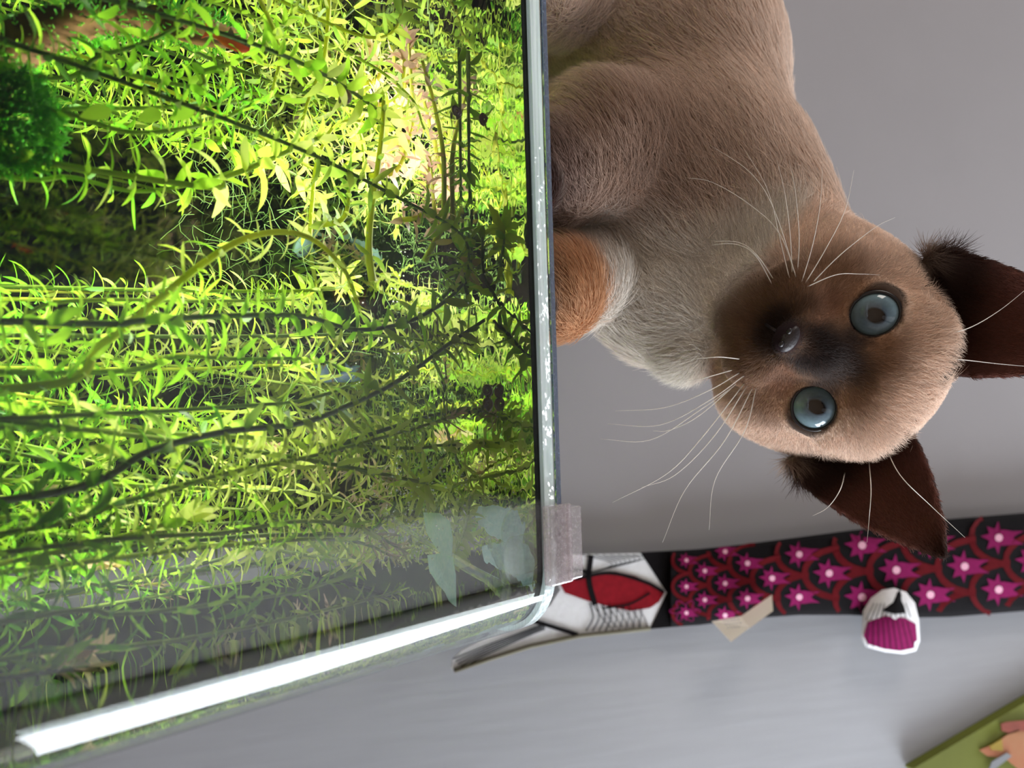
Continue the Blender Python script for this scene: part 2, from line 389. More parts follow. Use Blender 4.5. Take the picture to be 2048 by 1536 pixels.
# gravel bed, cabinet
m_sand = pbr('dark_gravel', (0.02, 0.016, 0.012), 0.95, 0.5, 300, 0.6, spec=0.05)
box('gravel_bed', ((TX0 + TX1) / 2, (TY0 + TY1) / 2, ZB + 0.018), (TX1 - TX0 - 0.012, TY1 - TY0 - 0.012, 0.022), m_sand)
tag(bpy.data.objects['gravel_bed'], 'dark gravel layer on the aquarium bottom', 'gravel', None, 'stuff')
cab = empty('aquarium_cabinet', (-0.15, 0.32, -1)); tag(cab, 'white cabinet that carries the aquarium', 'cabinet')
box('carcass', (-0.156, 0.3225, (-1 + ZB - 0.0005) / 2), (0.50, 0.31, 1 + ZB - 0.0005), m_white, cab, None, 0.003)
for s in (-1, 1):
    dd = box('door', (-0.156 + s * 0.124, 0.157, -0.56), (0.24, 0.018, 0.8), m_white, cab, None, 0.002)
    box('knob', (-0.156 + s * 0.02, 0.140, -0.4), (0.012, 0.016, 0.012), m_dark, dd, None, 0.003)
# lid
m_lid = clear('lid_glass', (0.97, 0.985, 0.985), 0.04)
m_lide = clear('lid_edge', (0.25, 0.35, 0.5), 0.35, 0.05, gain=1.0, hazy=0.25, hazecol=(0.55, 0.65, 0.9))
lid = empty('glass_lid', (-0.16, 0.31, 0.1820)); tag(lid, 'thin clear glass lid lying just above the aquarium rim', 'lid')
box('pane', (-0.1685, 0.322, 0.1830), (0.450, 0.288, 0.002), m_lid, lid)
box('ground_edge', (-0.1685, 0.1772, 0.1830), (0.455, 0.0012, 0.0022), m_lide, lid, None, 0.0003)
# clip holding the lid
m_clip = clear('clear_plastic', (0.90, 0.86, 0.87), 0.10, 0.04, gain=1.3, bump=0.04, bscale=120, hazy=0.22, hazecol=(0.9, 0.85, 0.85))
m_clip2 = clear('clear_plastic_wet', (0.92, 0.96, 0.96), 0.10, 0.05, gain=1.6, hazy=0.12, hazecol=(0.85, 0.95, 0.95))
def cx_at(py, y, z):      # x whose picture row is py for a point at (y, z)
    a, b = -0.5, 0.5
    for _ in range(40):
        mm = (a + b) / 2; p = Vector((mm, y, z)); q = p.dot(RT) / p.dot(FW) * F_PX + 768
        if q < py: a = mm
        else: b = mm
    return mm
x0c, x1c = cx_at(1008, TY0 - 0.003, 0.18), cx_at(1166, TY0 - 0.003, 0.18); xm = (x0c + x1c) / 2; wc = x1c - x0c
clip = empty('lid_clip', (xm, TY0, ZR)); tag(clip, 'clear plastic clip hooked over the rim near the bent corner', 'clip')
box('outer_tab', (xm, TY0 - 0.0022, ZR - 0.001), (wc, 0.0034, 0.011), m_clip, clip, None, 0.0007)
box('lid_holder', (xm + 0.0005, TY0 - 0.0005, ZR + 0.0060), (wc * 0.93, 0.006, 0.0075), m_clip, clip, None, 0.0007)
box('groove_rib', (xm, TY0 - 0.0040, ZR + 0.0025), (wc * 0.96, 0.0006, 0.0010), m_clip, clip)
box('bridge', (xm, TY0 + 0.0025, ZR + 0.0012), (wc, 0.0095, 0.0018), m_clip, clip, None, 0.0004)
# rounded inner tab dipping into the water
def rtab(cx, y, z0, z1, wd, th, n=8):
    pts = []; r = min(wd / 2, (z1 - z0)) * 0.6
    for (sx_, a0) in ((1, 270), (-1, 180)):
        for k_ in range(n + 1):
            a = math.radians(a0 + 90 * k_ / n) if sx_ > 0 else math.radians(a0 + 90 * k_ / n)
            pts.append((cx + sx_ * (wd / 2 - r) + r * math.cos(a), y, z0 + r + r * math.sin(a)))
    right = pts[:n + 1]; left = pts[n + 1:]
    poly = left + right + [(cx + wd / 2, y, z1), (cx - wd / 2, y, z1)]
    return prism([Vector(p) for p in poly], Vector((0, -1, 0)), th)
v_, f_ = rtab(xm, TY0 + 0.0075, ZW - 0.013, ZR + 0.002, wc, 0.0018); part('inner_tab', v_, f_, m_clip2, clip)
v_, f_ = rtab(xm + 0.004, TY0 + 0.014, ZW - 0.008, ZW + 0.001, wc * 0.5, 0.0018); part('inner_hook', v_, f_, m_clip2, clip)
# solid shape added in place of a bright refracted reflection under the corner
def lerp(a, b, t): return a + (b - a) * t
refl = empty('reflection_shape', wp(880, 1110, 0.235)); tag(refl, 'added pale shape for a refracted reflection below the clip', 'reflection shape')
m_refl = pbr('reflection_white', (0.86, 0.97, 0.97), 0.35, 0, 500, 0.5, col2=(0.55, 0.80, 0.84), transl=0.5, coat=0.5)
def refl_patch(pix, Y, th=0.0016):
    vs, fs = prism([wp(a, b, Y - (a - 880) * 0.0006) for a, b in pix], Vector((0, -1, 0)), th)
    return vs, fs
v_, f_ = refl_patch([(850, 1022), (880, 1024), (900, 1040), (906, 1075), (904, 1110), (886, 1106), (870, 1085), (856, 1062)], 0.232); part('refl_patch', v_, f_, m_refl, refl)
v_, f_ = refl_patch([(858, 1108), (886, 1104), (906, 1112), (912, 1150), (912, 1195), (900, 1190), (878, 1165), (862, 1140)], 0.232); part('refl_patch', v_, f_, m_refl, refl)
v_, f_ = tube([wp(893, 1106, 0.2335), wp(950, 1142, 0.218), wp(1008, 1172, 0.205)], 0.0018, 8); part('refl_bar', v_, f_, m_clip2, refl)
v_, f_ = tube([wp(893, 1106, 0.234), wp(820, 1060, 0.25), wp(770, 1020, 0.262)], 0.0010, 6); part('refl_bar', v_, f_, m_clip2, refl)
# lamp lying on the lid, behind what the camera can see
lamp = empty('aquarium_lamp', (LAMP.x, LAMP.y, 0.1841)); tag(lamp, 'slim black light bar standing on the glass lid', 'lamp')
box('housing', (LAMP.x, LAMP.y, LAMP.z + 0.007), (0.32, 0.05, 0.011), m_dark, lamp, None, 0.002)
me_, ne_, oe_ = M('lamp_emitter'); em = ne_.nodes.new('ShaderNodeEmission'); em.inputs[1].default_value = 12; ne_.links.new(em.outputs[0], oe_.inputs[0])
box('diffuser', (LAMP.x, LAMP.y, LAMP.z + 0.0012), (0.29, 0.034, 0.001), me_, lamp)
for s in (-1, 1):
    for q in (-1, 1): box('foot', (LAMP.x + s * 0.155, LAMP.y + q * 0.02, (0.1841 + LAMP.z + 0.002) / 2), (0.008, 0.008, LAMP.z + 0.002 - 0.1841), m_dark, lamp)
#@@PLANTS
# ------------------------------------------------------------------ plants
G_low = leaf_mat('leaf_green_dimmed', (0.050, 0.18, 0.008), (0.12, 0.29, 0.012))  # green darkened so the lamp seems to fade towards the bottom
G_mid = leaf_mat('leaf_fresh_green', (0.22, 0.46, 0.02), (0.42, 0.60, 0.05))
G_yel = leaf_mat('leaf_yellow_green', (0.56, 0.70, 0.07), (0.82, 0.82, 0.30))  # yellow green tops, lightened further for the overexposed glow near the lamp
G_olv = leaf_mat('leaf_olive', (0.20, 0.36, 0.04), (0.40, 0.44, 0.07))
G_tip = leaf_mat('leaf_cream_pink', (0.72, 0.62, 0.34), (0.75, 0.50, 0.36))
G_mau = leaf_mat('leaf_mauve', (0.42, 0.24, 0.20), (0.55, 0.40, 0.30), 0.35)
St_g = leaf_mat('stem_green', (0.20, 0.30, 0.04), (0.28, 0.34, 0.05), 0.2)
St_y = leaf_mat('stem_yellow', (0.55, 0.58, 0.06), (0.60, 0.62, 0.08), 0.3)
St_d = leaf_mat('stem_dark_green', (0.06, 0.10, 0.02), (0.10, 0.14, 0.03), 0.15)
MATS = [G_low, G_mid, G_yel, G_olv, G_tip, G_mau]
def leaf_verts(L_, W_, curl, fold=0.25, shape='lin'):
    vs, fs = [], []; n = 6
    for i in range(n + 1):
        t = i / n
        if shape == 'lin': wdt = W_ * (0.35 + 0.65 * math.sin(PI * min(1, t * 0.9 + 0.05)) ** 0.6) * (1 if t < 0.99 else 0.1)
        else: wdt = W_ * max(0.08, math.sin(PI * (0.04 + 0.94 * t ** 0.8)) ** 0.8)
        a = curl * t
        x = L_ * (math.sin(a) / curl if abs(curl) > 1e-4 else t); z = -L_ * ((1 - math.cos(a)) / curl if abs(curl) > 1e-4 else 0)
        vs += [(x, -wdt / 2, z + fold * wdt / 2), (x, 0, z), (x, wdt / 2, z + fold * wdt / 2)]
    for i in range(n):
        a = i * 3; fs += [(a, a + 3, a + 4, a + 1), (a + 1, a + 4, a + 5, a + 2)]
    return vs, fs
LEAF = {}     # (kind, variant) -> (verts, faces)
for v in range(4):
    LEAF['lin', v] = leaf_verts(0.0080 + 0.0011 * v, 0.0011 + 0.00015 * v, [0.5, 0.9, -0.4, 1.3][v])
    LEAF['spo', v] = leaf_verts(0.0075 + 0.001 * v, 0.0024 + 0.0003 * v, [0.5, 0.8, -0.3, 1.0][v], 0.25, 'spo')
    LEAF['bro', v] = leaf_verts(0.013 + 0.001 * v, 0.0048 + 0.0004 * v, [0.5, 0.9, 0.2, 1.1][v], 0.2, 'spo')
LM = {}
def leaf_mesh(kind, v, mi):
    if (kind, v, mi) not in LM:
        vs, fs = LEAF[kind, v]; me = mesh('leaf', vs, fs, True); me.materials.append(MATS[mi]); LM[kind, v, mi] = me
    return LM[kind, v, mi]
def stem_plant(pts, label, group, single=True, kind='lin', mats=(0, 1, 2), r=0.0009, smat=None, spacing=0.0048, whorl=3, zmin=-0.02, scale=1.0, tip=None, name='stem_plant', rnd=None, down=0.0):
    rnd = rnd or R_
    P = catmull(pts, 7); root = empty(name, P[0]); tag(root, label, 'aquatic plant', group)
    v_, f_ = tube(P, lambda t: r * (1 - 0.45 * t), 6); part('stem', v_, f_, smat or St_g, root, True)
    # arc length walk
    d = [0]
    for i in range(1, len(P)): d.append(d[-1] + (P[i] - P[i - 1]).length)
    Ltot = d[-1]; s = spacing; i = 1; ang = rnd.random() * 6
    V, Fc, MI = [], [], []
    while s < Ltot:
        while d[i] < s: i += 1
        t = (s - d[i - 1]) / max(1e-9, d[i] - d[i - 1]); p = P[i - 1].lerp(P[i], t); T = (P[i] - P[i - 1]).normalized()
        f = s / Ltot; left = Ltot - s
        if p.z > zmin:
            A_ = T.orthogonal().normalized(); B_ = T.cross(A_); ang += 0.9 + rnd.random() * 0.4
            near = max(0.0, 1 - left / 0.022)
            nl = whorl + (1 if near > 0.3 else 0)
            for q in range(nl):
                if rnd.random() < 0.08: continue
                a = ang + 2 * PI * q / nl + rnd.uniform(-0.3, 0.3)
                O = A_ * math.cos(a) + B_ * math.sin(a)
                el = rnd.uniform(-0.15, 0.55) + near * 0.9
                D = (O * math.cos(el) + T * math.sin(el) + Vector((0, 0, -down))).normalized()
                Y = D.cross(T); Y = Y.normalized() if Y.length > 1e-6 else D.orthogonal(); Zx = D.cross(Y) * -1
                if Zx.dot(T) < 0: Zx = -Zx; Y = -Y
                sc = scale * rnd.uniform(0.75, 1.2) * (1 - near * 0.45)
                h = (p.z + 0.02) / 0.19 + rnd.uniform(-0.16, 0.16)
                mi = mats[0] if h < 0.45 else (mats[1] if h < 0.78 else mats[2])  # tops are truly yellower; lamp falloff with depth is also put into the colours
                if tip is not None and near > 0.45: mi = tip
                Mx = Matrix(((D.x * sc, Y.x * sc, Zx.x * sc, p.x), (D.y * sc, Y.y * sc, Zx.y * sc, p.y), (D.z * sc, Y.z * sc, Zx.z * sc, p.z), (0, 0, 0, 1)))
                tipz = p.z + D.z * 0.01 * sc
                if tipz > ZW - 0.0006 or p.y + D.y * 0.011 * sc < TY0 + GT + 0.0005: continue
                v = rnd.randrange(4)
                if single:
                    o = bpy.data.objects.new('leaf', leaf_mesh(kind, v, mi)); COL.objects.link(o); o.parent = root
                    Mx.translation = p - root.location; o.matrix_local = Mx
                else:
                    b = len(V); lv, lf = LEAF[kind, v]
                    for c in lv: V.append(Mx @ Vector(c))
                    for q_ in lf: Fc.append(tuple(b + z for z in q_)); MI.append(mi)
        s += spacing * (rnd.uniform(0.8, 1.2)) * (1 - 0.45 * max(0, 1 - left / 0.04))
    if not single and V:
        o = part('foliage', V, Fc, None, root, True)
        for mt in MATS: o.data.materials.append(mt)
        o.data.polygons.foreach_set('material_index', MI); o['kind'] = 'stuff'
    return root
def W(*a): return [wp(*q) for q in a]
def rooted(pts):
    p = pts[0]; return [Vector((p.x + R_.uniform(-0.01, 0.01), p.y + R_.uniform(0, 0.01), ZB + 0.03)), Vector((p.x, p.y, (p.z + ZB) / 2 + 0.01))] + pts
GR = 'narrow leaved stem plants in the aquarium'
main = [
 # label, pixel path with depth, options
 ('green stem at the foot of the dark gap, drooping single leaves', [(0, 350, .26), (140, 352, .26), (270, 380, .26), (400, 362, .26), (520, 318, .265), (610, 280, .27)], dict(mats=(0, 1, 2), kind='spo', scale=1.05, spacing=0.006)),
 ('straight green stem above the three large bright leaves', [(20, 215, .25), (150, 215, .25), (300, 214, .25), (430, 206, .25), (540, 196, .255)], dict(mats=(0, 0, 1), spacing=0.006)),
 ('curved green stem hanging in an arc beside the moss', [(80, 212, .245), (170, 238, .245), (260, 262, .245), (350, 258, .245), (440, 238, .25), (520, 200, .25)], dict(mats=(0, 1, 1), spacing=0.006)),
 ('green stem crossing over the driftwood branch', [(60, 150, .245), (200, 110, .24), (300, 80, .24), (380, 35, .24), (430, -20, .24)], dict(mats=(0, 1, 1), kind='spo')),
 ('green stem leading past the small red fish', [(340, 165, .25), (410, 140, .25), (480, 118, .25), (540, 80, .25), (590, 20, .25)], dict(mats=(1, 1, 2), kind='spo')),
 ('slender stem with paired leaves edging the dark gap', [(0, 640, .25), (50, 628, .25), (110, 603, .25), (250, 597, .25), (400, 600, .255), (600, 596, .26)], dict(mats=(1, 1, 2), spacing=0.006)),
 ('thick yellow green stem arching over the dark gap', [(80, 770, .235), (200, 690, .235), (300, 612, .235), (400, 530, .235), (480, 480, .235), (560, 462, .235), (630, 480, .235), (690, 540, .235), (720, 620, .235)], dict(mats=(1, 2, 2), r=0.0014, smat=St_y, spacing=0.0045)),
 ('long straight stem through the middle with broad paired leaves', [(160, 645, .225), (280, 640, .225), (430, 631, .225), (600, 630, .225), (720, 658, .225), (840, 632, .225), (930, 560, .222), (985, 470, .22)], dict(mats=(1, 1, 3), kind='spo', smat=St_d, scale=1.25, r=0.0011, spacing=0.0055)),
 ('stem below the long straight stem, leaves spread evenly', [(200, 742, .24), (350, 712, .24), (480, 716, .24), (620, 716, .24), (690, 735, .24)], dict(mats=(1, 1, 2), kind='spo')),
 ('thin bare stem with a few upright leaves in the lower middle', [(0, 835, .228), (150, 828, .228), (300, 822, .228), (450, 812, .228), (600, 800, .228), (700, 770, .228)], dict(mats=(0, 1, 2), spacing=0.010, whorl=2)),
 ('dark backlit stem rising to the waterline, curved leaves', [(100, 985, .222), (300, 900, .222), (450, 862, .222), (600, 845, .222), (700, 808, .22), (800, 758, .218), (900, 685, .215), (985, 640, .212)], dict(mats=(0, 3, 3), kind='spo', smat=St_d, scale=1.35, r=0.0012, spacing=0.006)),
 ('dense comb leaved stem ending in a pink tip', [(60, 1055, .235), (250, 1000, .235), (450, 945, .235), (600, 915, .235), (720, 885, .235), (860, 845, .23), (960, 815, .226)], dict(mats=(0, 2, 2), scale=1.15, spacing=0.0034, whorl=4, smat=St_g, tip=4)),
 ('comb leaved stem with cream pink crown near the pale reflection', [(200, 1010, .26), (400, 960, .26), (560, 930, .26), (680, 935, .26), (760, 950, .26), (810, 968, .26)], dict(mats=(1, 2, 4), spacing=0.0034, whorl=4, tip=4)),
 ('pale feathery stem in front of the grey reflections', [(100, 1090, .235), (300, 1070, .235), (450, 1062, .235), (600, 1040, .235), (720, 1052, .235), (800, 1095, .235)], dict(mats=(1, 1, 2), scale=1.1, spacing=0.0045, tip=4)),
 ('second pale feathery stem with bubbles on its crown', [(330, 1100, .25), (480, 1085, .25), (620, 1075, .25), (720, 1082, .25), (790, 1112, .25)], dict(mats=(1, 2, 4), spacing=0.0040, tip=4)),
 ('bushy green stem beside the dark frame reflection', [(100, 1225, .23), (230, 1225, .23), (360, 1215, .23), (480, 1198, .23), (600, 1180, .23), (700, 1145, .23)], dict(mats=(0, 1, 1), scale=1.2, spacing=0.0042)),
 ('olive stem close to the bent glass corner', [(60, 1305, .235), (250, 1290, .235), (400, 1270, .235), (560, 1238, .235), (700, 1205, .235), (800, 1180, .235)], dict(mats=(0, 3, 2), spacing=0.0045)),
 ('bright yellow stem bent back down at the top', [(620, 470, .28), (625, 400, .28), (635, 320, .28), (670, 250, .28), (720, 240, .28), (770, 262, .28)], dict(mats=(2, 2, 2), smat=St_y, spacing=0.0045)),
 ('thick yellow bare stem running sideways under the surface', [(745, 560, .25), (738, 500, .25), (742, 430, .25), (755, 340, .25), (765, 260, .25), (768, 200, .25)], dict(mats=(3, 3, 3), r=0.0015, smat=St_y, spacing=0.009, whorl=2, kind='spo')),
 ('yellow bare stem rising past the mauve leaves', [(850, 520, .245), (885, 450, .245), (900, 400, .245), (892, 320, .245), (880, 260, .245), (865, 190, .245), (845, 120, .245)], dict(mats=(3, 5, 5), r=0.0013, smat=St_y, spacing=0.008, kind='spo')),
 ('yellow green stem curving from the top left edge', [(500, -40, .25), (540, 40, .25), (560, 110, .25), (545, 180, .25)], dict(mats=(1, 2, 2), smat=St_y)),
 ('bright lime stem near the top left with white lit leaves', [(660, -40, .27), (655, 60, .27), (645, 130, .27), (620, 190, .27), (600, 260, .27)], dict(mats=(2, 2, 2), smat=St_y)),
 ('fresh green stem with large white lit leaves', [(380, 368, .25), (450, 352, .25), (530, 322, .25), (600, 290, .25), (650, 270, .25)], dict(mats=(1, 2, 2), kind='spo', scale=1.4, spacing=0.007, r=0.0012)),
 ('lime stem left of the glass rim pointing sideways', [(960, 110, .23), (940, 180, .23), (930, 250, .23), (935, 330, .23), (950, 400, .23)], dict(mats=(0, 1, 1), kind='spo', scale=1.2)),
 ('shaded stem whose crown touches the waterline', [(640, 900, .24), (760, 860, .24), (860, 830, .235), (930, 818, .23), (1000, 822, .226)], dict(mats=(3, 3, 3), kind='spo', smat=St_d, spacing=0.004)),
 ('olive crown lying under the surface near the waterline', [(880, 600, .24), (940, 560, .235), (985, 500, .23), (1010, 430, .228)], dict(mats=(3, 3, 3), kind='spo', smat=St_d, scale=1.2, tip=4)),
 ('green tuft beneath the rounded clip tab', [(900, 1130, .26), (950, 1090, .25), (980, 1040, .24), (1000, 980, .235)], dict(mats=(2, 2, 2), spacing=0.003, whorl=4, kind='spo')),
]
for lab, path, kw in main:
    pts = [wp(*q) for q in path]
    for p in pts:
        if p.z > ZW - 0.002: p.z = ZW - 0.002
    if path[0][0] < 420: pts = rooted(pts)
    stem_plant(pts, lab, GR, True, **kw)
# filler stems, individual crowns; foliage of each joined
n_f = 0; tries = 0
zones = [(-0.28, 'green stem far inside the thicket at the left end of the tank'), (-0.13, 'green stem inside the thicket on the left side'), (0.0, 'green stem inside the thicket in the middle of the tank'), (1, 'green stem inside the thicket near the bent corner')]
while n_f < 97 and tries < 5000:
    tries += 1
    y = R_.uniform(0.235, 0.455); x = R_.uniform(-0.34, 0.065)
    if n_f >= 89: x = R_.uniform(0.028, 0.058); y = R_.uniform(0.22, 0.36)
    gx = [wp(250, q, y).x for q in (90, 385, 575, 900, 1010)]
    if gx[1] < x < gx[2]: continue
    if gx[0] < x < gx[1] and R_.random() < 0.72: continue
    if gx[3] < x and n_f < 89 and R_.random() < 0.80: continue
    if x < wp(420, -190, y).x or (y < 0.27 and n_f < 89 and R_.random() < 0.5): continue
    top = R_.uniform(0.06, 0.16) if R_.random() < 0.35 else 0.16
    if n_f >= 89: top = R_.uniform(0.05, 0.10)
    lean = R_.uniform(-0.04, 0.05)
    pts = [Vector((x, y, ZB + 0.03)), Vector((x + lean * 0.3, y + R_.uniform(-.01, .01), 0.0)), Vector((x + lean * 0.7, y + R_.uniform(-.015, .01), top * 0.6)), Vector((x + lean, y + R_.uniform(-.02, .01), top * 0.92))]
    if top > 0.15:
        a = R_.uniform(0, 2 * PI); l = R_.uniform(0.02, 0.07)
        pts.append(Vector((x + lean + math.cos(a) * l * 0.5, y + math.sin(a) * l * 0.4, 0.164))); pts.append(Vector((x + lean + math.cos(a) * l, y + math.sin(a) * l * 0.8, 0.1665)))
    for p in pts: p.y = min(max(p.y, 0.215), 0.457); p.x = min(p.x, TX1 - 0.018)
    if any(p.z > -0.03 and p.z < 0.14 and wp(250, 395, p.y).x < p.x < wp(250, 560, p.y).x for p in pts): continue
    edges = [wp(300, q, y).x for q in (90, 230, 385, 620, 700, 780, 860, 940)]
    zi = sum(x > e for e in edges)
    zone = ['by the driftwood', 'near the large leaves', 'left of the dark gap', 'right of the dark gap', 'behind the straight stem', 'in the middle of the tank', 'behind the dark backlit stem', 'behind the comb leaved stem', 'beside the bent glass corner'][zi]
    kd = 'spo' if R_.random() < 0.35 else 'lin'; ms_ = R_.choice([(0, 1, 2), (0, 1, 2), (1, 2, 2), (0, 3, 3)]); sm_ = R_.choice([St_g, St_g, St_y, St_d]); tp_ = R_.choice([None, 4, 4, 2])
    if zi >= 6 and R_.random() < 0.5: tp_ = 4
    depth = 'front' if y < 0.30 else ('mid depth' if y < 0.38 else 'rear')
    lab = f"{ {2: 'yellow green', 3: 'olive'}[ms_[2]] } {'spoon leaved' if kd == 'spo' else 'narrow leaved'} {'short' if top < 0.15 else 'tall'} stem{' with pale crown' if tp_ == 4 else (' leaning left' if lean < -0.01 else '')}, {depth}, {zone}"
    if len(lab.replace('-', ' ').split()) > 16: lab = lab.replace('mid depth, ', '').replace('beside the bent glass corner', 'beside the glass corner')
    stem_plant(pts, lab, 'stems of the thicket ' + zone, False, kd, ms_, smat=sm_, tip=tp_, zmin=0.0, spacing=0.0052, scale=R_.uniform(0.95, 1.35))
    n_f += 1
# broad mauve leaved heads close under the lamp
for i, (a, b, lab) in enumerate([((760, 150), (735, 75), 'broad cream pink leaf head just under the lamp'), ((800, 190), (812, 55), 'broad mauve leaf head beside the yellow stem'), ((800, 330), (840, 190), 'small dark mauve crown between the yellow stems'), ((850, 420), (860, 310), 'olive and mauve crown below the yellow stems'), ((690, 430), (700, 330), 'olive leaved crown left of the thick yellow stem'), ((970, 520), (1015, 400), 'brown mauve crown floating close to the waterline')]):
    Yd = (0.30, 0.285, 0.27, 0.262, 0.255, 0.225)[i]
    stem_plant([wp(a[0] - 60, a[1] + 20, Yd + .01), wp(*a, Yd), wp(*b, Yd)], lab, None, True, 'bro', [(4, 4, 4), (5, 5, 5), (5, 5, 5), (3, 5, 5), (3, 3, 3), (5, 5, 5)][i], spacing=0.0038, scale=0.62 if i != 1 else 0.7, r=0.0012, smat=St_y, name='mauve_stem_plant')
# three large near leaves
for i, (a, b, lab) in enumerate([((222, 218), (165, 228), 'large bright green leaf under the straight green stem'), ((322, 222), (280, 236), 'middle one of the three large bright leaves, brown spotted base'), ((386, 214), (346, 234), 'large bright leaf nearest the surface of the three')]):
    p, q = wp(*a, .235), wp(*b, .233); D = q - p; L_ = D.length; D.normalize()
    vs, fs = leaf_verts(L_, 0.0042, 0.5, 0.2, 'spo'); Y = D.cross(Vector((0, 1, 0))).normalized(); Zx = D.cross(Y)
    o = part('floating_leaf', [p + D * v[0] + Y * v[1] + Zx * v[2] for v in vs], fs, G_mid, None, True); tag(o, lab, 'leaf')
# hair algae filaments on the dark background
def filaments(n, reg, Yr, L_, mat, name, label, cat, r=0.00012):
    V, Fc = [], []
    for _ in range(n):
        p = wp(R_.uniform(reg[0], reg[1]), R_.uniform(reg[2], reg[3]), R_.uniform(*Yr))
        if p.z > ZW - 0.004: continue
        d = Vector((R_.gauss(0, 1), R_.gauss(0, .5), R_.gauss(0, 1))).normalized(); P = [p]
        for k_ in range(5):
            d = (d + Vector((R_.gauss(0, .35), R_.gauss(0, .2), R_.gauss(0, .35)))).normalized(); P.append(P[-1] + d * L_ / 5)
        for q in P: q.z = min(q.z, ZW - 0.001)
        v, f = tube(P, r, 3, False); b = len(V); V += v; Fc += [tuple(i + b for i in q) for q in f]
    o = part(name, V, Fc, mat, None, True); tag(o, label, cat, None, 'stuff'); return o
m_moss = leaf_mat('moss_green', (0.12, 0.40, 0.04), (0.22, 0.55, 0.07), 0.6)
m_hair = leaf_mat('hair_algae', (0.20, 0.35, 0.10), (0.35, 0.5, 0.15), 0.3)
filaments(900, (380, 900, 60, 950), (.30, .44), 0.02, m_hair, 'hair_algae', 'fine hair like green algae threads among the stems', 'algae')
V, Fc = [], []
mc = wp(14, 235, .25)
for _ in range(1700):
    th = R_.uniform(0, 2 * PI); ph = math.acos(R_.uniform(-1, 1)); rr = R_.uniform(0.6, 1) ** 0.5
    dv = Vector((math.sin(ph) * math.cos(th), math.sin(ph) * math.sin(th), math.cos(ph)))
    p = mc + Vector((dv.x * 0.0125, dv.y * 0.010, dv.z * 0.0115)) * rr; P = [p]; d = dv.copy()
    for k_ in range(4):
        d = (d + Vector((R_.gauss(0, .6), R_.gauss(0, .6), R_.gauss(0, .6)))).normalized(); P.append(P[-1] + d * 0.0014)
    v, f = tube(P, 0.00022, 3, False); b = len(V); V += v; Fc += [tuple(i + b for i in q) for q in f]
o = part('moss_clump', V, Fc, m_moss, None, True); tag(o, 'dark green fuzzy moss clump beside the driftwood', 'moss', None, 'stuff')
# driftwood
m_wood = pbr('driftwood', (0.030, 0.012, 0.003), 0.9, 0, 60, 0.6, spec=0.05, col2=(0.065, 0.035, 0.006), stretch=(1, 1, 0.4))
DP = catmull([wp(-60, 170, .27), wp(20, 100, .27), wp(110, 55, .27), (wp(210, 36, .275)), wp(330, 36, .28), wp(430, 62, .285), wp(500, 80, .29)], 8)
v_, f_ = tube(DP, lambda t: 0.0062 * (1 - t) ** 0.7 + 0.0015, 14); v_ = [Vector(q) + Vector(noise.noise_vector(Vector(q) * 90)) * 0.0018 for q in v_]
dw = empty('driftwood_branch', DP[0]); tag(dw, 'brown curved driftwood branch with mossy patches at the left edge', 'driftwood')
part('branch', v_, f_, m_wood, dw, True)
v2, f2 = tube(catmull([DP[30], DP[30] + Vector((0.004, -.004, 0.012)), DP[30] + Vector((0.002, -.002, 0.028))], 5), lambda t: 0.0028 * (1 - t) + 0.0006, 8); part('twig', v2, f2, m_wood, dw, True)
V, Fc = [], []
for _ in range(1100):
    c = R_.choice(DP[:42]); d = Vector((R_.gauss(0, 1), R_.gauss(0, 1), R_.gauss(0, 1))).normalized(); p = c + d * 0.0052
    v, f = tube([p, p + d * 0.0016 + Vector((0, 0, R_.uniform(-.001, .001))), p + d * 0.003], 0.00025, 3, False); b = len(V); V += v; Fc += [tuple(i + b for i in q) for q in f]
o = part('moss', V, Fc, m_moss, dw, True); o['kind'] = 'stuff'
# small fish, dark back and red belly
def fish(name, head, tail, mback, mbelly, label, hgt=0.0026):
    D = (tail - head); L_ = D.length; D.normalize(); Uf = Vector((D.z, 0, -D.x)); Uf = -Uf if Uf.z < 0 else Uf; Sd = D.cross(Uf)
    root = empty(name, head); tag(root, label, 'fish')
    n, k_ = 14, 12; vs, fs, mi = [], [], []
    for i in range(n):
        t = i / (n - 1); h = hgt * (math.sin(PI * min(1, (t * 0.86 + 0.06)) ** 0.75) ** 0.9 + 0.04)
        for j in range(k_):
            a = 2 * PI * j / k_; vs.append(head + D * L_ * 0.78 * t + Uf * h * math.cos(a) + Sd * h * 0.5 * math.sin(a))
    for i in range(n - 1):
        for j in range(k_):
            fs.append((i * k_ + j, i * k_ + (j + 1) % k_, (i + 1) * k_ + (j + 1) % k_, (i + 1) * k_ + j)); mi.append(1 if 3 <= j <= 8 and True else 0)
    b = part('body', vs, fs, mback, root, True); b.data.materials.append(mbelly); b.data.polygons.foreach_set('material_index', mi)
    e = head + D * L_ * 0.78
    t_ = [e, e + D * L_ * .2 + Uf * hgt * 1.1, e + D * L_ * .14, e + D * L_ * .2 - Uf * hgt * 1.1]; v_, f_ = prism(t_, Sd, 0.0002); part('tail_fin', v_, f_, mbelly, root)
    c = head + D * L_ * .35 + Uf * hgt * .9; v_, f_ = prism([c, c + D * L_ * .12 + Uf * hgt * .9, c + D * L_ * .16], Sd, 0.0002); part('dorsal_fin', v_, f_, mback, root)
    for s in (-1, 1):
        v_, f_ = ellipsoid(head + D * L_ * .09 + Sd * s * hgt * .28 + Uf * hgt * .2, (hgt * .2,) * 3, None, 8, 6); part('eye', v_, f_, m_dark, root, True)
    return root
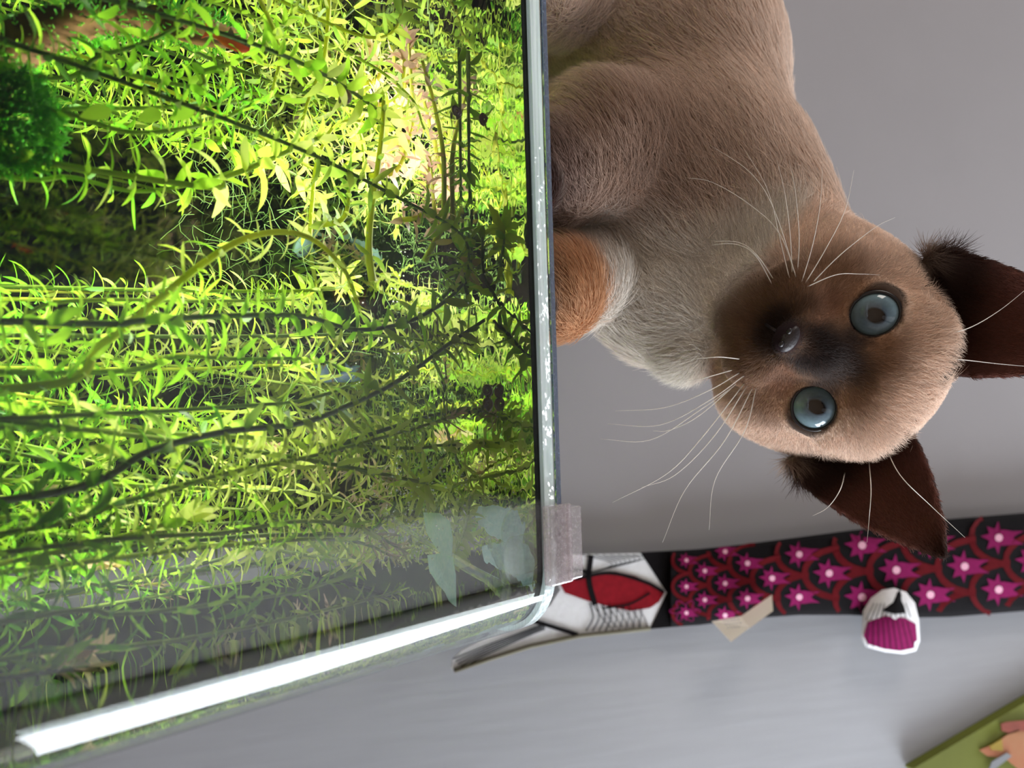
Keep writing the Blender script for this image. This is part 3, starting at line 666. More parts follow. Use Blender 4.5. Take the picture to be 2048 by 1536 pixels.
m_red = pbr('fish_red', (0.75, 0.05, 0.02), 0.35); m_fb = pbr('fish_back', (0.10, 0.08, 0.03), 0.35); m_sil = pbr('fish_silver', (0.22, 0.34, 0.42), 0.3); m_sil2 = pbr('fish_blue', (0.16, 0.26, 0.34), 0.3)
fish('small_fish', wp(500, 96, .246), wp(405, 58, .25), m_fb, m_red, 'small fish with dark back and red belly beside driftwood')
fish('small_fish', wp(590, 505, .36), wp(640, 455, .37), m_sil2, m_sil, 'pale blue blurred fish behind the arching yellow stem', 0.0042)
fish('small_fish', wp(622, 735, .36), wp(680, 760, .37), m_sil2, m_sil, 'pale blue blurred fish behind the comb leaved stems', 0.0042)
# snails
m_shell = pbr('snail_shell', (0.09, 0.035, 0.02), 0.3, coat=0.4)
for i, (a, b, Y, lab) in enumerate([(690, 190, .245, 'dark brown snail below the cream pink leaf head'), (912, 222, .225, 'dark brown snail near the glass rim on green leaves'), (976, 780, .21, 'tiny dark snail in the shade below the waterline'), (992, 806, .21, 'second tiny dark snail close to the waterline crown'), (1080, 1205, .20, 'tiny brown snail on the bent glass corner')]):
    c = wp(a, b, Y)
    if c.z > ZW - .003: c.z = ZW - .003
    if i == 4: c = Vector((TX1 - GT - 0.0035, 0.213, ZW - 0.004))
    t = empty('snail', c); tag(t, lab, 'snail'); P = []
    for k_ in range(26):
        an = k_ / 25 * 4.4 * PI; rr = 0.0019 * (1 - k_ / 25 * 0.9); P.append(c + Vector((math.cos(an) * rr, k_ / 25 * -0.0007, math.sin(an) * rr)))
    v_, f_ = tube(P, lambda t_: 0.00115 * (1 - t_ * 0.85), 8); part('shell', v_, f_, m_shell, t, True)
    v_, f_ = ellipsoid(c + Vector((0.0016, 0.0008, -0.0016)), (0.0014, 0.0008, 0.0005), None, 10, 6); part('foot', v_, f_, m_fb, t, True)
# bubbles
m_bub = clear('bubble', (1, 1, 1), 0.35, 0.05, gain=1.5, hazy=0.5, hazecol=(1, 1, 1))
V, Fc = [], []
for _ in range(420):
    if R_.random() < 0.6: p = wp(R_.uniform(740, 960), R_.uniform(920, 1120), R_.uniform(.2, .32))
    else: p = wp(R_.uniform(700, 1030), R_.uniform(450, 1000), R_.uniform(.19, .3))
    if p.z > ZW - 0.001: p.z = ZW - 0.001
    if p.x > TX1 - 0.01: continue
    v, f = ellipsoid(p, (R_.choice([.0002, .00025, .0004]),) * 3, None, 6, 4); b = len(V); V += v; Fc += [tuple(i + b for i in q) for q in f]
o = part('air_bubbles', V, Fc, m_bub, None, True); tag(o, 'tiny pale air bubbles drifting in the dark water near the pale reflection', 'bubbles', None, 'stuff')
#@@KOI
# ------------------------------------------------------------------ cloth fish on the sloping wall
m_clothw = pbr('cloth_white', (0.66, 0.66, 0.68), 0.9, 0.05, 300, 0.2)
m_clothk = pbr('cloth_black', (0.007, 0.006, 0.007), 0.95, 0.2, 300, 0.1, spec=0.08)
m_clothr = pbr('print_dark_red', (0.22, 0.008, 0.015), 0.95, 0.2, 200, spec=0.1)
m_scale = pbr('print_red_outline', (0.09, 0.004, 0.007), 0.95, 0.15, 200, spec=0.08)
m_mag = pbr('print_magenta', (0.19, 0.009, 0.075), 0.95, 0.15, 200, spec=0.08)
m_pink = pbr('print_pale_pink', (0.62, 0.32, 0.42), 0.85)
m_grey = pbr('print_grey', (0.20, 0.21, 0.23), 0.85)
m_seam = pbr('cloth_seam_olive', (0.15, 0.14, 0.10), 0.85)
TOPE = [(1280, 1106), (1400, 1098), (1500, 1087), (1600, 1074), (1700, 1061), (1800, 1050), (1900, 1038), (2048, 1026), (2200, 1018)]
BOTE = [(1280, 1258), (1400, 1250), (1500, 1237), (1600, 1230), (1700, 1230), (1800, 1236), (1900, 1234), (2048, 1222), (2200, 1215)]
def ev(T, x):
    if x <= T[0][0]: return T[0][1]
    for (a, b), (c, d) in zip(T, T[1:]):
        if x <= c: return b + (d - b) * (x - a) / (c - a)
    return T[-1][1]
KB = 0.011
def kp(px, t, lift=0.0):
    a, b = ev(TOPE, px), ev(BOTE, px); py = (a + b) / 2 + t * (b - a) / 2
    h = KB * math.sqrt(max(0.0, 1 - min(1, abs(t)) ** 2.4))
    return sp(px, py, 0.0175 + h + lift)
def kpix(px, py, lift=0.0):
    a, b = ev(TOPE, px), ev(BOTE, px); return kp(px, (py - (a + b) / 2) / ((b - a) / 2), lift)
koi = empty('cloth_fish', kp(1700, 0)); tag(koi, 'long black cloth carp streamer with magenta flower scales hanging on the wall', 'streamer')
# body: closed flattened tube
vs, fs = [], []
xs = [1342 + (2200 - 1342) * i / 60 for i in range(61)]; nt_ = 18
for x in xs:
    for j in range(nt_ + 1): vs.append(kp(x, -1 + 2 * j / nt_))
    for j in range(nt_ - 1, 0, -1):
        a, b = ev(TOPE, x), ev(BOTE, x); t = -1 + 2 * j / nt_; vs.append(sp(x, (a + b) / 2 + t * (b - a) / 2, 0.0135))
kk = 2 * nt_
for i in range(60):
    for j in range(kk): fs.append((i * kk + j, i * kk + (j + 1) % kk, (i + 1) * kk + (j + 1) % kk, (i + 1) * kk + j))
part('body', vs, fs, m_clothk, koi, True)
def ribbon(P, wd, up):
    vs, fs = [], []
    for i, p in enumerate(P):
        T = (P[min(i + 1, len(P) - 1)] - P[max(0, i - 1)]).normalized(); s = T.cross(up).normalized() * wd(i / (len(P) - 1)) / 2 if callable(wd) else T.cross(up).normalized() * wd / 2
        vs += [p - s, p + s]
    for i in range(len(P) - 1): fs.append((2 * i, 2 * i + 1, 2 * i + 3, 2 * i + 2))
    return vs, fs
px2m = sp(1700, 1100).length / F_PX
# scales
SC_, FL_, DT_ = [], [], []
x = 1352.0; col = 0
while x < 2110:
    sz = 34 + 33 * min(1, (x - 1352) / 330)     # half height of a scale in frame pixels
    for k_ in range(-3, 4):
        a, b = ev(TOPE, x), ev(BOTE, x); cy = (a + b) / 2 + (k_ + (0.5 if col % 2 else 0.0)) * sz * 1.55 - 4
        if cy < a - 4 or cy > b + 4: continue
        P = []
        for q in range(13):
            an = PI / 2 + PI * q / 12; qx = x + sz * 0.95 + math.cos(an) * sz * 1.15; qy = cy + math.sin(an) * sz * 0.8
            aa, bb = ev(TOPE, qx), ev(BOTE, qx)
            if aa + 1 < qy < bb - 1: P.append(kpix(qx, qy, 0.0004))
        if len(P) > 3: SC_.append(ribbon(P, 9 * px2m * (sz / 50), SN))
        # flower: fan of petals pointing down the fish, stalk towards its head
        fx, fy = x + sz * 0.62, cy
        if fy < ev(TOPE, fx) + 5 or fy > ev(BOTE, fx) - 5: continue
        poly = []
        tips = [(-0.55, -0.05), (-0.36, -0.34), (-0.02, -0.50), (0.16, -0.24), (0.75, -0.20), (0.42, 0.0), (0.75, 0.20), (0.16, 0.24), (-0.02, 0.50), (-0.36, 0.34)]
        for n_, (u_, v_) in enumerate(tips):
            u2, v2 = tips[(n_ + 1) % len(tips)]
            poly.append((u_, v_)); mu, mv = (u_ + u2) / 2, (v_ + v2) / 2; f_ = 0.62 if n_ in (0, 1, 8, 9, 2, 7) else 0.9
            poly.append((mu * f_, mv * f_))
        c = kpix(fx, fy, 0.0006); ring_ = []
        for u_, v_ in poly:
            qx, qy = fx + u_ * sz, fy + v_ * sz; qy = min(max(qy, ev(TOPE, qx) + 1), ev(BOTE, qx) - 1); ring_.append(kpix(qx, qy, 0.0006))
        FL_.append(([c] + ring_, [(0, i + 1, (i + 1) % len(ring_) + 1) for i in range(len(ring_))]))
        ring_ = [kpix(fx + math.cos(i * PI / 4) * sz * .12, min(max(fy + math.sin(i * PI / 4) * sz * .12, ev(TOPE, fx) + 1), ev(BOTE, fx) - 1), 0.0009) for i in range(8)]
        DT_.append((ring_, [tuple(range(8))]))
    x += sz * 1.02; col += 1
part('scale_print', *merge(*SC_), m_scale, koi); part('flower_print', *merge(*FL_), m_mag, koi); part('dot_print', *merge(*DT_), m_pink, koi)['kind'] = 'stuff'
# outline flower near the tail
P = []
for i in range(61):
    an = 2 * PI * i / 60; r = 16 + 15 * math.cos(3 * an) ** 2 * 1.0
    P.append(kpix(1370 + r * math.cos(an), 1222 + r * 0.75 * math.sin(an), 0.0006))
part('flower_print', *ribbon(P, 0.0007, SN), m_mag, koi)
# tail
def tp(px, py, lift=0.0): return sp(px, py, 0.0175 + lift)
tail = [(1282, 1107), (1334, 1186), (1300, 1257), (1235, 1263), (1160, 1271), (1060, 1291), (980, 1316), (912, 1344), (903, 1338), (906, 1318), (925, 1300), (1000, 1262), (1060, 1232), (1100, 1212), (1120, 1180), (1110, 1140), (1130, 1110)]
vs, fs = prism([tp(*q) for q in tail], SN, 0.002); tl = part('tail', vs, fs, m_clothw, koi)
part('tail_hem', *tube([tp(*q, .0012) for q in [(908, 1342), (980, 1318), (1060, 1293), (1160, 1272), (1235, 1264), (1300, 1257)]], 0.0017, 6), m_seam, koi, True)
rd = [(1120, 1168), (1180, 1148), (1230, 1143), (1270, 1152), (1310, 1170), (1330, 1184), (1318, 1204), (1300, 1216), (1262, 1222), (1220, 1214), (1170, 1200), (1130, 1186)]
part('red_print', *prism([tp(*q, .0010) for q in rd], SN, .0003), m_clothr, koi)
LN = []
def ln(pts, wd=0.0009, lift=0.0016): LN.append(ribbon(catmull([tp(*q, lift) for q in pts], 6), wd, SN))
for i in range(8): ln([(1165 + i * 4, 1150 - i), (1225 + i * 9, 1128 - i * 1.5), (1160 + i * 15, 1109)], .0006)
for i in range(9): ln([(1180 + i * 13, 1206 + i * 1.2), (1186 + i * 12, 1235), (1172 + i * 13, 1262)], .0011 if i < 4 else .0007)
for i in range(7): ln([(1186 + i * 15, 1210 + i), (1206 + i * 14, 1238), (1222 + i * 12, 1256)], .0006)
ln([(1182, 1110), (1178, 1160), (1190, 1210)], .0045); ln([(1110, 1150), (1150, 1140), (1182, 1146)], .003)
ln([(1150, 1158), (1220, 1146), (1290, 1164), (1328, 1184)], .0026); ln([(1210, 1216), (1260, 1208), (1300, 1186)], .0016)
ln([(1060, 1240), (1100, 1252), (1156, 1270)], .0032)
for i in range(5): ln([(906 + i * 5, 1318 + i * 5), (960, 1296 + i * 5), (1050, 1262 + i * 3), (1090, 1246 + i * 3)], .0009)
part('line_print', *merge(*LN), m_clothk, koi)
# diagonal tail boundary in black cloth
part('body_edge', *prism([tp(1282, 1106, .0006), tp(1334, 1186, .0006), tp(1300, 1258, .0006), tp(1370, 1252, .0006), tp(1370, 1101, .0006)], SN, .0026), m_clothk, koi)
# side fin: white shell shape with a magenta fan and black wedge
def fp(px, py, lift=0.0):
    r = ((px - 1785) / 62) ** 2 + ((py - 1240) / 68) ** 2
    return sp(px, py, 0.031 + 0.010 * max(0, 1 - r) + lift)
fin = [(1788, 1176), (1812, 1184), (1830, 1206), (1838, 1240), (1840, 1282), (1832, 1302), (1808, 1308), (1770, 1304), (1732, 1294), (1722, 1276), (1724, 1246), (1726, 1222), (1742, 1196), (1764, 1180)]
def fan(poly, fn, lift, c=None, depth=None):
    c = c or (sum(p[0] for p in poly) / len(poly), sum(p[1] for p in poly) / len(poly)); V = [fn(*c, lift)]; Fs = []; n = len(poly)
    rings = 5
    for r_ in range(1, rings + 1):
        for p in poly: V.append(fn(c[0] + (p[0] - c[0]) * r_ / rings, c[1] + (p[1] - c[1]) * r_ / rings, lift))
    for i in range(n): Fs.append((0, 1 + i, 1 + (i + 1) % n))
    for r_ in range(rings - 1):
        for i in range(n): a = 1 + r_ * n; b = a + n; Fs.append((a + i, b + i, b + (i + 1) % n, a + (i + 1) % n))
    if depth:
        b = len(V); V += [fn(*p, lift - depth) for p in poly]; a = 1 + (rings - 1) * n
        for i in range(n): Fs.append((a + i, b + i, b + (i + 1) % n, a + (i + 1) % n))
        Fs.append(tuple(b + i for i in range(n)))
    return V, Fs
sf = part('side_fin', *fan(fin, fp, 0, None, 0.006), m_clothw, koi, True)
mg = [(1735, 1244), (1770, 1232), (1810, 1236), (1832, 1248), (1835, 1282), (1826, 1297), (1800, 1302), (1768, 1298), (1736, 1288), (1727, 1272)]
part('fan_print', *fan(mg, fp, .0008), m_mag, sf, True)
part('wedge_print', *fan([(1800, 1178), (1812, 1226), (1790, 1228), (1765, 1222)], fp, .0008), m_clothk, sf)
LN = []
for i in range(9):
    a = (1734 + i * 12, 1294 + (i * 1.2 if i < 7 else 4)); b = (1738 + i * 9.5, 1238 - abs(i - 4) * -1.0); LN.append(ribbon([fp(lerp(a[0], b[0], t / 6), lerp(a[1], b[1], t / 6), .0014) for t in range(7)], .0006, SN))
for i in range(10):
    a = (1732 + i * 10, 1240 - i * .6); b = (1748 + i * 7, 1206 + (6 if 3 < i < 7 else 0)); LN.append(ribbon([fp(lerp(a[0], b[0], t / 6), lerp(a[1], b[1], t / 6), .0012) for t in range(7)], .0007, SN))
part('line_print', *merge(*LN), m_clothk, sf)
# folded care tag
m_tag = pbr('paper_tag', (0.9, 0.86, 0.78), 0.9)
tg = part('care_tag', *prism([sp(1424, 1243, .034), sp(1462, 1284, .045), sp(1500, 1255, .048), sp(1486, 1232, .034)], SN, .0006), m_tag, koi)
part('tag_fold', *prism([sp(1484, 1232, .034), sp(1500, 1256, .049), sp(1546, 1222, .046), sp(1544, 1190, .032)], SN, .0006), m_tag, koi)
LN = []
for r_ in range(3):
    for i in range(5):
        u0 = (1446 + i * 7 + r_ * 4, 1240 + r_ * 7 - i * .6); LN.append(ribbon([sp(u0[0], u0[1], .0445), sp(u0[0] + 2.5, u0[1] + 3, .0445), sp(u0[0] + 5, u0[1], .0445)], .0004, SN))
part('tiny_print', *merge(*LN), m_grey, tg)
# ------------------------------------------------------------------ picture on the side wall
m_pol = pbr('olive_green_paint', (0.13, 0.15, 0.008), 0.7, 0.2, 20)
m_pch = pbr('peach_paint', (0.33, 0.20, 0.09), 0.7, 0, 14, 0, col2=(0.36, 0.09, 0.04))
m_prd = pbr('brick_red_paint', (0.24, 0.05, 0.03), 0.7, 0.2, 60)
m_pyl = pbr('yellow_paint', (0.32, 0.22, 0.02), 0.7, 0.2, 20)
def w2(px, py, lift=0.0):                   # point on the side wall plane
    d = ray(px, py); t = (cr0 + n2 * lift).dot(n2) / d.dot(n2); return d * t
pic = empty('painting', w2(1950, 1480, .01)); tag(pic, 'olive green painting with a peach flower at the upper right wall', 'painting')
part('canvas', *prism([w2(1826, 1538, .012), w2(2048, 1406, .012), w2(2180, 1328, .012), w2(2330, 1560, .012), w2(2030, 1760, .012)], n2, .01), m_pol, pic)
part('petal', *prism([w2(*q, .0135) for q in [(2060, 1455), (2014, 1470), (1990, 1488), (1960, 1500), (1975, 1512), (2010, 1516), (2040, 1540), (2080, 1560), (2120, 1500)]], n2, .001), m_pch, pic)
part('yellow_patch', *prism([w2(*q, .0145) for q in [(2004, 1478), (1980, 1492), (1984, 1500), (2006, 1502)]], n2, .001), m_pyl, pic)
part('red_edge', *prism([w2(*q, .0150) for q in [(2002, 1448), (2014, 1444), (2060, 1440), (2060, 1464), (2034, 1460), (2018, 1466), (2004, 1462)]], n2, .001), m_prd, pic)
part('grey_stroke', *prism([w2(*q, .0150) for q in [(1984, 1524), (2014, 1506), (2024, 1512), (1996, 1534), (1976, 1545)]], n2, .001), m_grey, pic)
# ------------------------------------------------------------------ the cat
import openvdb
# head frame: x to the picture's lower side (cat's left), z up the face, y out of the face
EYE_M = cp(1682, 722, 0.292)
roll = math.radians(30)
yh = -EYE_M.normalized(); U2 = (UP - yh * UP.dot(yh)).normalized(); R2 = yh.cross(U2) * -1
if R2.dot(RT) < 0: R2 = -R2
xh = (R2 * math.cos(roll) - U2 * math.sin(roll)); zh = (R2 * math.sin(roll) + U2 * math.cos(roll))
H3 = Matrix((xh, yh, zh)).transposed()
H3 = H3 @ Matrix.Rotation(math.radians(-4), 3, 'Z') @ Matrix.Rotation(math.radians(0), 3, 'X')
HS = 1.045
def hw(x, y, z): return HO + H3 @ Vector((x, y, z)) * 0.001 * HS
HO = Vector((0, 0, 0)); HO = EYE_M - H3 @ Vector((0, 0.030, 0.006)) * HS
HI = np.array(H3.transposed())             # world to head
prims = []                                  # (kind, data..., blend)
def E_(c, r, rot, k): prims.append(('e', np.array(c), np.array(r), np.array(rot), k))
def C_(a, b, r0, r1, k): prims.append(('c', np.array(a), np.array(b), r0, r1, k))
def he(c, r, k=0.006, rx=0, ry=0, rz=0):
    rot = H3 @ Matrix.Rotation(math.radians(rx), 3, 'X') @ Matrix.Rotation(math.radians(ry), 3, 'Y') @ Matrix.Rotation(math.radians(rz), 3, 'Z')
    E_(hw(*c), [q * 0.001 * HS for q in r], rot.transposed(), k)
# skull, cheeks, brow, muzzle
he((0, -6, 8), (40, 38, 36))
he((0, 14, 22), (29, 18, 17), 0.012)
for s in (-1, 1):
    he((s * 25, 6, -14), (20, 22, 19), 0.012)
    he((s * 30, -8, -4), (16, 22, 22), 0.012)
    he((s * 21, 21, 17), (12, 7, 5), 0.006)
    he((s * 11.5, 35, -22), (14, 12, 11), 0.008)
    he((s * 22, 18, -14), (14, 12, 12), 0.010)
he((0, 32, -4), (11, 17, 13), 0.010)
he((0, 42, -8), (8.5, 14, 6.5), 0.006, rx=-28)
he((0, 52, -13.5), (6.6, 5.0, 4.6), 0.003)
he((0, 28, -33), (14, 13, 9), 0.008)
he((0, 10, -26), (22, 22, 16), 0.012)
EX = 20.5
EYES = [Vector((-EX, 21.5, 7)), Vector((EX, 21.5, 7))]
ER = 10.6
# body
def B_(p0, d0, r0, p1, d1, r1, k=0.02): C_(cp(*p0, d0), cp(*p1, d1), r0, r1, k)
C_(hw(0, -22, -8), cp(1450, 420, .375), 0.036, 0.046, 0.025)                      # neck
C_(cp(1400, 430, .38), cp(1330, 150, .41), 0.047, 0.056, 0.03)                    # chest to ribs
C_(cp(1325, 150, .41), cp(1170, -260, .46), 0.056, 0.060, 0.03)                   # ribs to belly
C_(cp(1330, 520, .365), cp(1340, 610, .352), 0.034, 0.026, 0.02)                  # breast
C_(cp(1320, 640, .345), cp(1365, 715, .335), 0.018, 0.009, 0.014)
C_(cp(1210, 560, .36), cp(1330, 500, .365), 0.020, 0.034, 0.02)
C_(cp(1360, 330, .365), cp(1200, 300, .34), 0.040, 0.028, 0.02)                   # near shoulder, upper foreleg
C_(cp(1200, 300, .34), cp(1090, 350, .315), 0.028, 0.021, 0.012)
def onlid(x, y, r): return Vector((x, y, 0.1842 + r))
pa = cp(1090, 350, .315); pA = onlid(pa.x + 0.004, pa.y - 0.004, 0.011)
C_(pa, pA, 0.020, 0.012, 0.010); C_(pA, pA + Vector((0.012, -0.016, 0)), 0.0125, 0.0110, 0.004)
C_(cp(1240, 560, .356), cp(1125, 575, .320), 0.020, 0.0165, 0.005)                # far foreleg
C_(cp(1112, 550, .315), cp(1118, 602, .306), 0.0165, 0.0150, 0.006)
pb = cp(1095, 575, .305); pB = onlid(pb.x, pb.y + 0.002, 0.011)
C_(pb, pB, 0.017, 0.012, 0.010); C_(pB, pB + Vector((0.012, -0.010, 0)), 0.0125, 0.011, 0.004)
hp = cp(1230, -260, .46); C_(hp, Vector((hp.x - 0.01, hp.y - 0.0, 0.24)), 0.05, 0.03, 0.02)   # haunch
hq = Vector((hp.x - 0.01, hp.y, 0.24)); pC = onlid(hq.x + 0.03, hq.y - 0.03, 0.013); C_(hq, pC, 0.026, 0.013, 0.012); C_(pC, pC + Vector((0.03, -0.02, 0)), 0.013, 0.012, 0.005)
ps = cp(1070, -20, .33); pD = onlid(ps.x, ps.y, 0.012); C_(cp(1200, 0, .40), ps, 0.030, 0.016, 0.012); C_(ps, pD, 0.015, 0.012, 0.01); C_(pD, pD + Vector((0.02, -0.01, 0)), 0.0125, 0.011, 0.004)
# ears: curved shells
def sd_seg(P, a, b, r0, r1):
    ab = b - a; t = np.clip(((P - a) @ ab) / (ab @ ab), 0, 1); return np.linalg.norm(P - (a + t[:, None] * ab), axis=1) - (r0 + (r1 - r0) * t)
EARS = {}
def ear_def(s):
    base = Vector((s * 30, -4, 30)); tip = Vector((s * 54, -2, 90))
    if s < 0: base = Vector((-31, -4, 25)); tip = Vector((-50, 0, 88))
    else: base = Vector((31, -4, 25)); tip = Vector((50, -2, 78))
    ax = (tip - base).normalized(); side = ax.cross(Vector((0, 1, 0))).normalized()    # across the ear
    if side.x * s < 0: side = -side
    nrm = side.cross(ax); nrm = nrm if nrm.y > 0 else -nrm
    return base, tip, ax, side, nrm
VOX = 0.0015
def sdf_all(P, lo_only=None):
    D = np.full(len(P), 1.0, np.float32)
    for pr in prims:
        if pr[0] == 'e':
            _, c, r, rot, k = pr; R = max(r) + 0.03
            near = np.all(np.abs(P - c) < R, axis=1); Q = (P[near] - c) @ rot.T / r
            n0 = np.linalg.norm(Q, axis=1); n1 = np.linalg.norm(Q / r, axis=1) + 1e-9; d = n0 * (n0 - 1) / n1
        else:
            _, a, b, r0, r1, k = pr; lo = np.minimum(a, b) - max(r0, r1) - 0.04; hi = np.maximum(a, b) + max(r0, r1) + 0.04
            near = np.all((P > lo) & (P < hi), axis=1); d = sd_seg(P[near], a, b, r0, r1)
        o = D[near]; h = np.clip(0.5 + 0.5 * (o - d) / k, 0, 1); D[near] = o * (1 - h) + d * h - k * h * (1 - h)
    # lids: a thin shell over each eyeball, opened by an almond
    for e in EYES:
        c = np.array(hw(*e)); near = np.all(np.abs(P - c) < 0.035, axis=1); q = (P[near] - np.array(HO)) @ HI.T * 1000 / HS - np.array(e)
        sh = (np.linalg.norm(q, axis=1) - (ER + 1.0)) * 0.001 * HS; o = D[near]; k = 0.004; h = np.clip(0.5 + 0.5 * (o - sh) / k, 0, 1); o = o * (1 - h) + sh * h - k * h * (1 - h)
        sg = 1 if e.x > 0 else -1
        ro = np.sqrt((q[:, 0] / 8.6) ** 2 + ((q[:, 2] - sg * q[:, 0] * 0.06) / 8.3) ** 2); cut = np.where(q[:, 1] > 0, (ro - 1) * 8 * 0.001, 0.01)
        o = np.maximum(o, -cut); ball = (np.linalg.norm(q, axis=1) - (ER - 1.2)) * 0.001 * HS; D[near] = np.minimum(o, ball)
    # ears
    for s in (-1, 1):
        base, tip, ax, side, nrm = ear_def(s); c = np.array(hw(*((base + tip) / 2))); near = np.all(np.abs(P - c) < 0.055, axis=1)
        Q = (P[near] - np.array(HO)) @ HI.T * 1000 / HS - np.array(base)
        L_ = (tip - base).length; u = Q @ np.array(ax); v = Q @ np.array(side); w_ = Q @ np.array(nrm); t = np.clip(u / L_, -0.3, 1)
        half = 23.5 * (1 - np.clip(t, 0, 1) ** 1.6) ** 0.9 + 0.8; mid = 12.0 * (1 - t) - 6
        # cupped surface: edges come forward, middle goes back
        vv = (v) / np.maximum(half, 1.0); cup = -15 * (1 - np.clip(t, 0, 1)) ** 0.7 * (1 - np.clip(np.abs(vv), 0, 1) ** 2) + 5
        d1 = np.abs(w_ - cup) * 0.62 - 1.25; d2 = (np.abs(v) - half) * 0.8; d3 = u - L_; d4 = -u - 8
        d = np.maximum(np.maximum(d1, d2), np.maximum(d3, d4)) * 0.001
        o = D[near]; k = 0.004; h = np.clip(0.5 + 0.5 * (o - d) / k, 0, 1); D[near] = o * (1 - h) + d * h - k * h * (1 - h)
    return D
lo = np.array([-0.34, -0.01, 0.165]); hi = np.array([0.10, 0.42, 0.47])
alls = []
for pr in prims:
    if pr[0] == 'c': alls += [pr[1], pr[2]]
A_ = np.array(alls); lo = np.minimum(A_.min(0) - 0.07, np.array(HO) - 0.07); hi = np.maximum(A_.max(0) + 0.07, np.array(HO) + 0.11); lo[2] = 0.172
nx, ny, nz = [int(v) for v in np.ceil((hi - lo) / VOX)]
G = np.full((nx, ny, nz), 0.01, np.float32)
gy, gz = np.meshgrid(np.arange(ny), np.arange(nz), indexing='ij')
# coarse pass to find active blocks
BS = 8
cx_, cy_, cz_ = [np.arange(0, n, BS) for n in (nx, ny, nz)]
CC = np.stack(np.meshgrid(cx_, cy_, cz_, indexing='ij'), -1).reshape(-1, 3)
cd = sdf_all((CC + BS / 2) * VOX + lo)
act = CC[np.abs(cd) < VOX * BS * 1.7 + 0.006]; ins = CC[(cd <= -(VOX * BS * 1.7 + 0.006))]
for c in ins: G[c[0]:c[0] + BS, c[1]:c[1] + BS, c[2]:c[2] + BS] = -0.01
loc = np.stack(np.meshgrid(np.arange(BS), np.arange(BS), np.arange(BS), indexing='ij'), -1).reshape(-1, 3)
for i0 in range(0, len(act), 400):
    blk = act[i0:i0 + 400]; I = (blk[:, None, :] + loc[None]).reshape(-1, 3); ok = (I[:, 0] < nx) & (I[:, 1] < ny) & (I[:, 2] < nz); I = I[ok]
    G[I[:, 0], I[:, 1], I[:, 2]] = np.clip(sdf_all(I * VOX + lo), -0.01, 0.01)
grid = openvdb.FloatGrid(0.01); grid.copyFromArray(G); pts_, tri_, quads_ = grid.convertToPolygons(0.0, 0.0)
pts_ = pts_ * VOX + lo
me = bpy.data.meshes.new('cat')
nq, ntr = len(quads_), len(tri_)
me.vertices.add(len(pts_)); me.vertices.foreach_set('co', pts_.astype(np.float32).ravel())
loops = np.concatenate([quads_[:, ::-1].ravel(), tri_[:, ::-1].ravel()]).astype(np.int32)
me.loops.add(len(loops)); me.loops.foreach_set('vertex_index', loops)
me.polygons.add(nq + ntr); st = np.concatenate([np.arange(nq) * 4, nq * 4 + np.arange(ntr) * 3]).astype(np.int32)
me.polygons.foreach_set('loop_start', st); me.update(calc_edges=True)
me.polygons.foreach_set('use_smooth', [True] * len(me.polygons))
nv = len(me.vertices); VN = np.empty(nv * 3, np.float32); me.vertices.foreach_get('normal', VN); VN = VN.reshape(-1, 3)
cen = pts_.mean(0)
top = np.argmax(pts_[:, 2])
if VN[top, 2] < 0: me.flip_normals(); VN = -VN
# coat colours
def hl(P): return (P - np.array(HO)) @ HI.T * 1000 / HS          # head coordinates in mm
def sm(a, b, x): t = np.clip((x - a) / (b - a), 0, 1); return t * t * (3 - 2 * t)
CREAM = np.array([.84, .64, .51]); PALE = np.array([.80, .75, .68]); BRN = np.array([.33, .19, .115]); DRK = np.array([.020, .013, .012]); CHOC = np.array([.050, .022, .016])
TAN = np.array([.62, .34, .18]); BODY = np.array([.74, .59, .49]); BODYD = np.array([.40, .26, .19]); LIGHT = np.array([.76, .63, .54])
def mixc(a, b, t): return a * (1 - t[:, None]) + b * t[:, None]
def nz_(P, s):
    return np.sin(P[:, 0] * s + 1.3 * np.sin(P[:, 1] * s * .7)) * np.sin(P[:, 1] * s * 1.1 + P[:, 2] * s * .6 + 1.7 * np.sin(P[:, 0] * s * .5)) 
def earu(Q):
    r = np.full(len(Q), -1.0)
    for s in (-1, 1):
        base, tip, ax, side, nrm = ear_def(s); q = Q - np.array(base); L_ = (tip - base).length; u = q @ np.array(ax) / L_; v = q @ np.array(side)
        hit = ((u > 0.10) | ((u > -0.35) & (Q[:, 0] * s > 31) & (Q[:, 1] < 8))) & (np.abs(v) < 25.0 * (1 - np.clip(u, 0, 1) ** 1.6) ** 0.9 + 0.8 + 5 * (u > .5)) & (Q[:, 0] * s > 0); r = np.where(hit, np.maximum(r, u), r)
    return r
HC0 = hw(0, 10, -2)
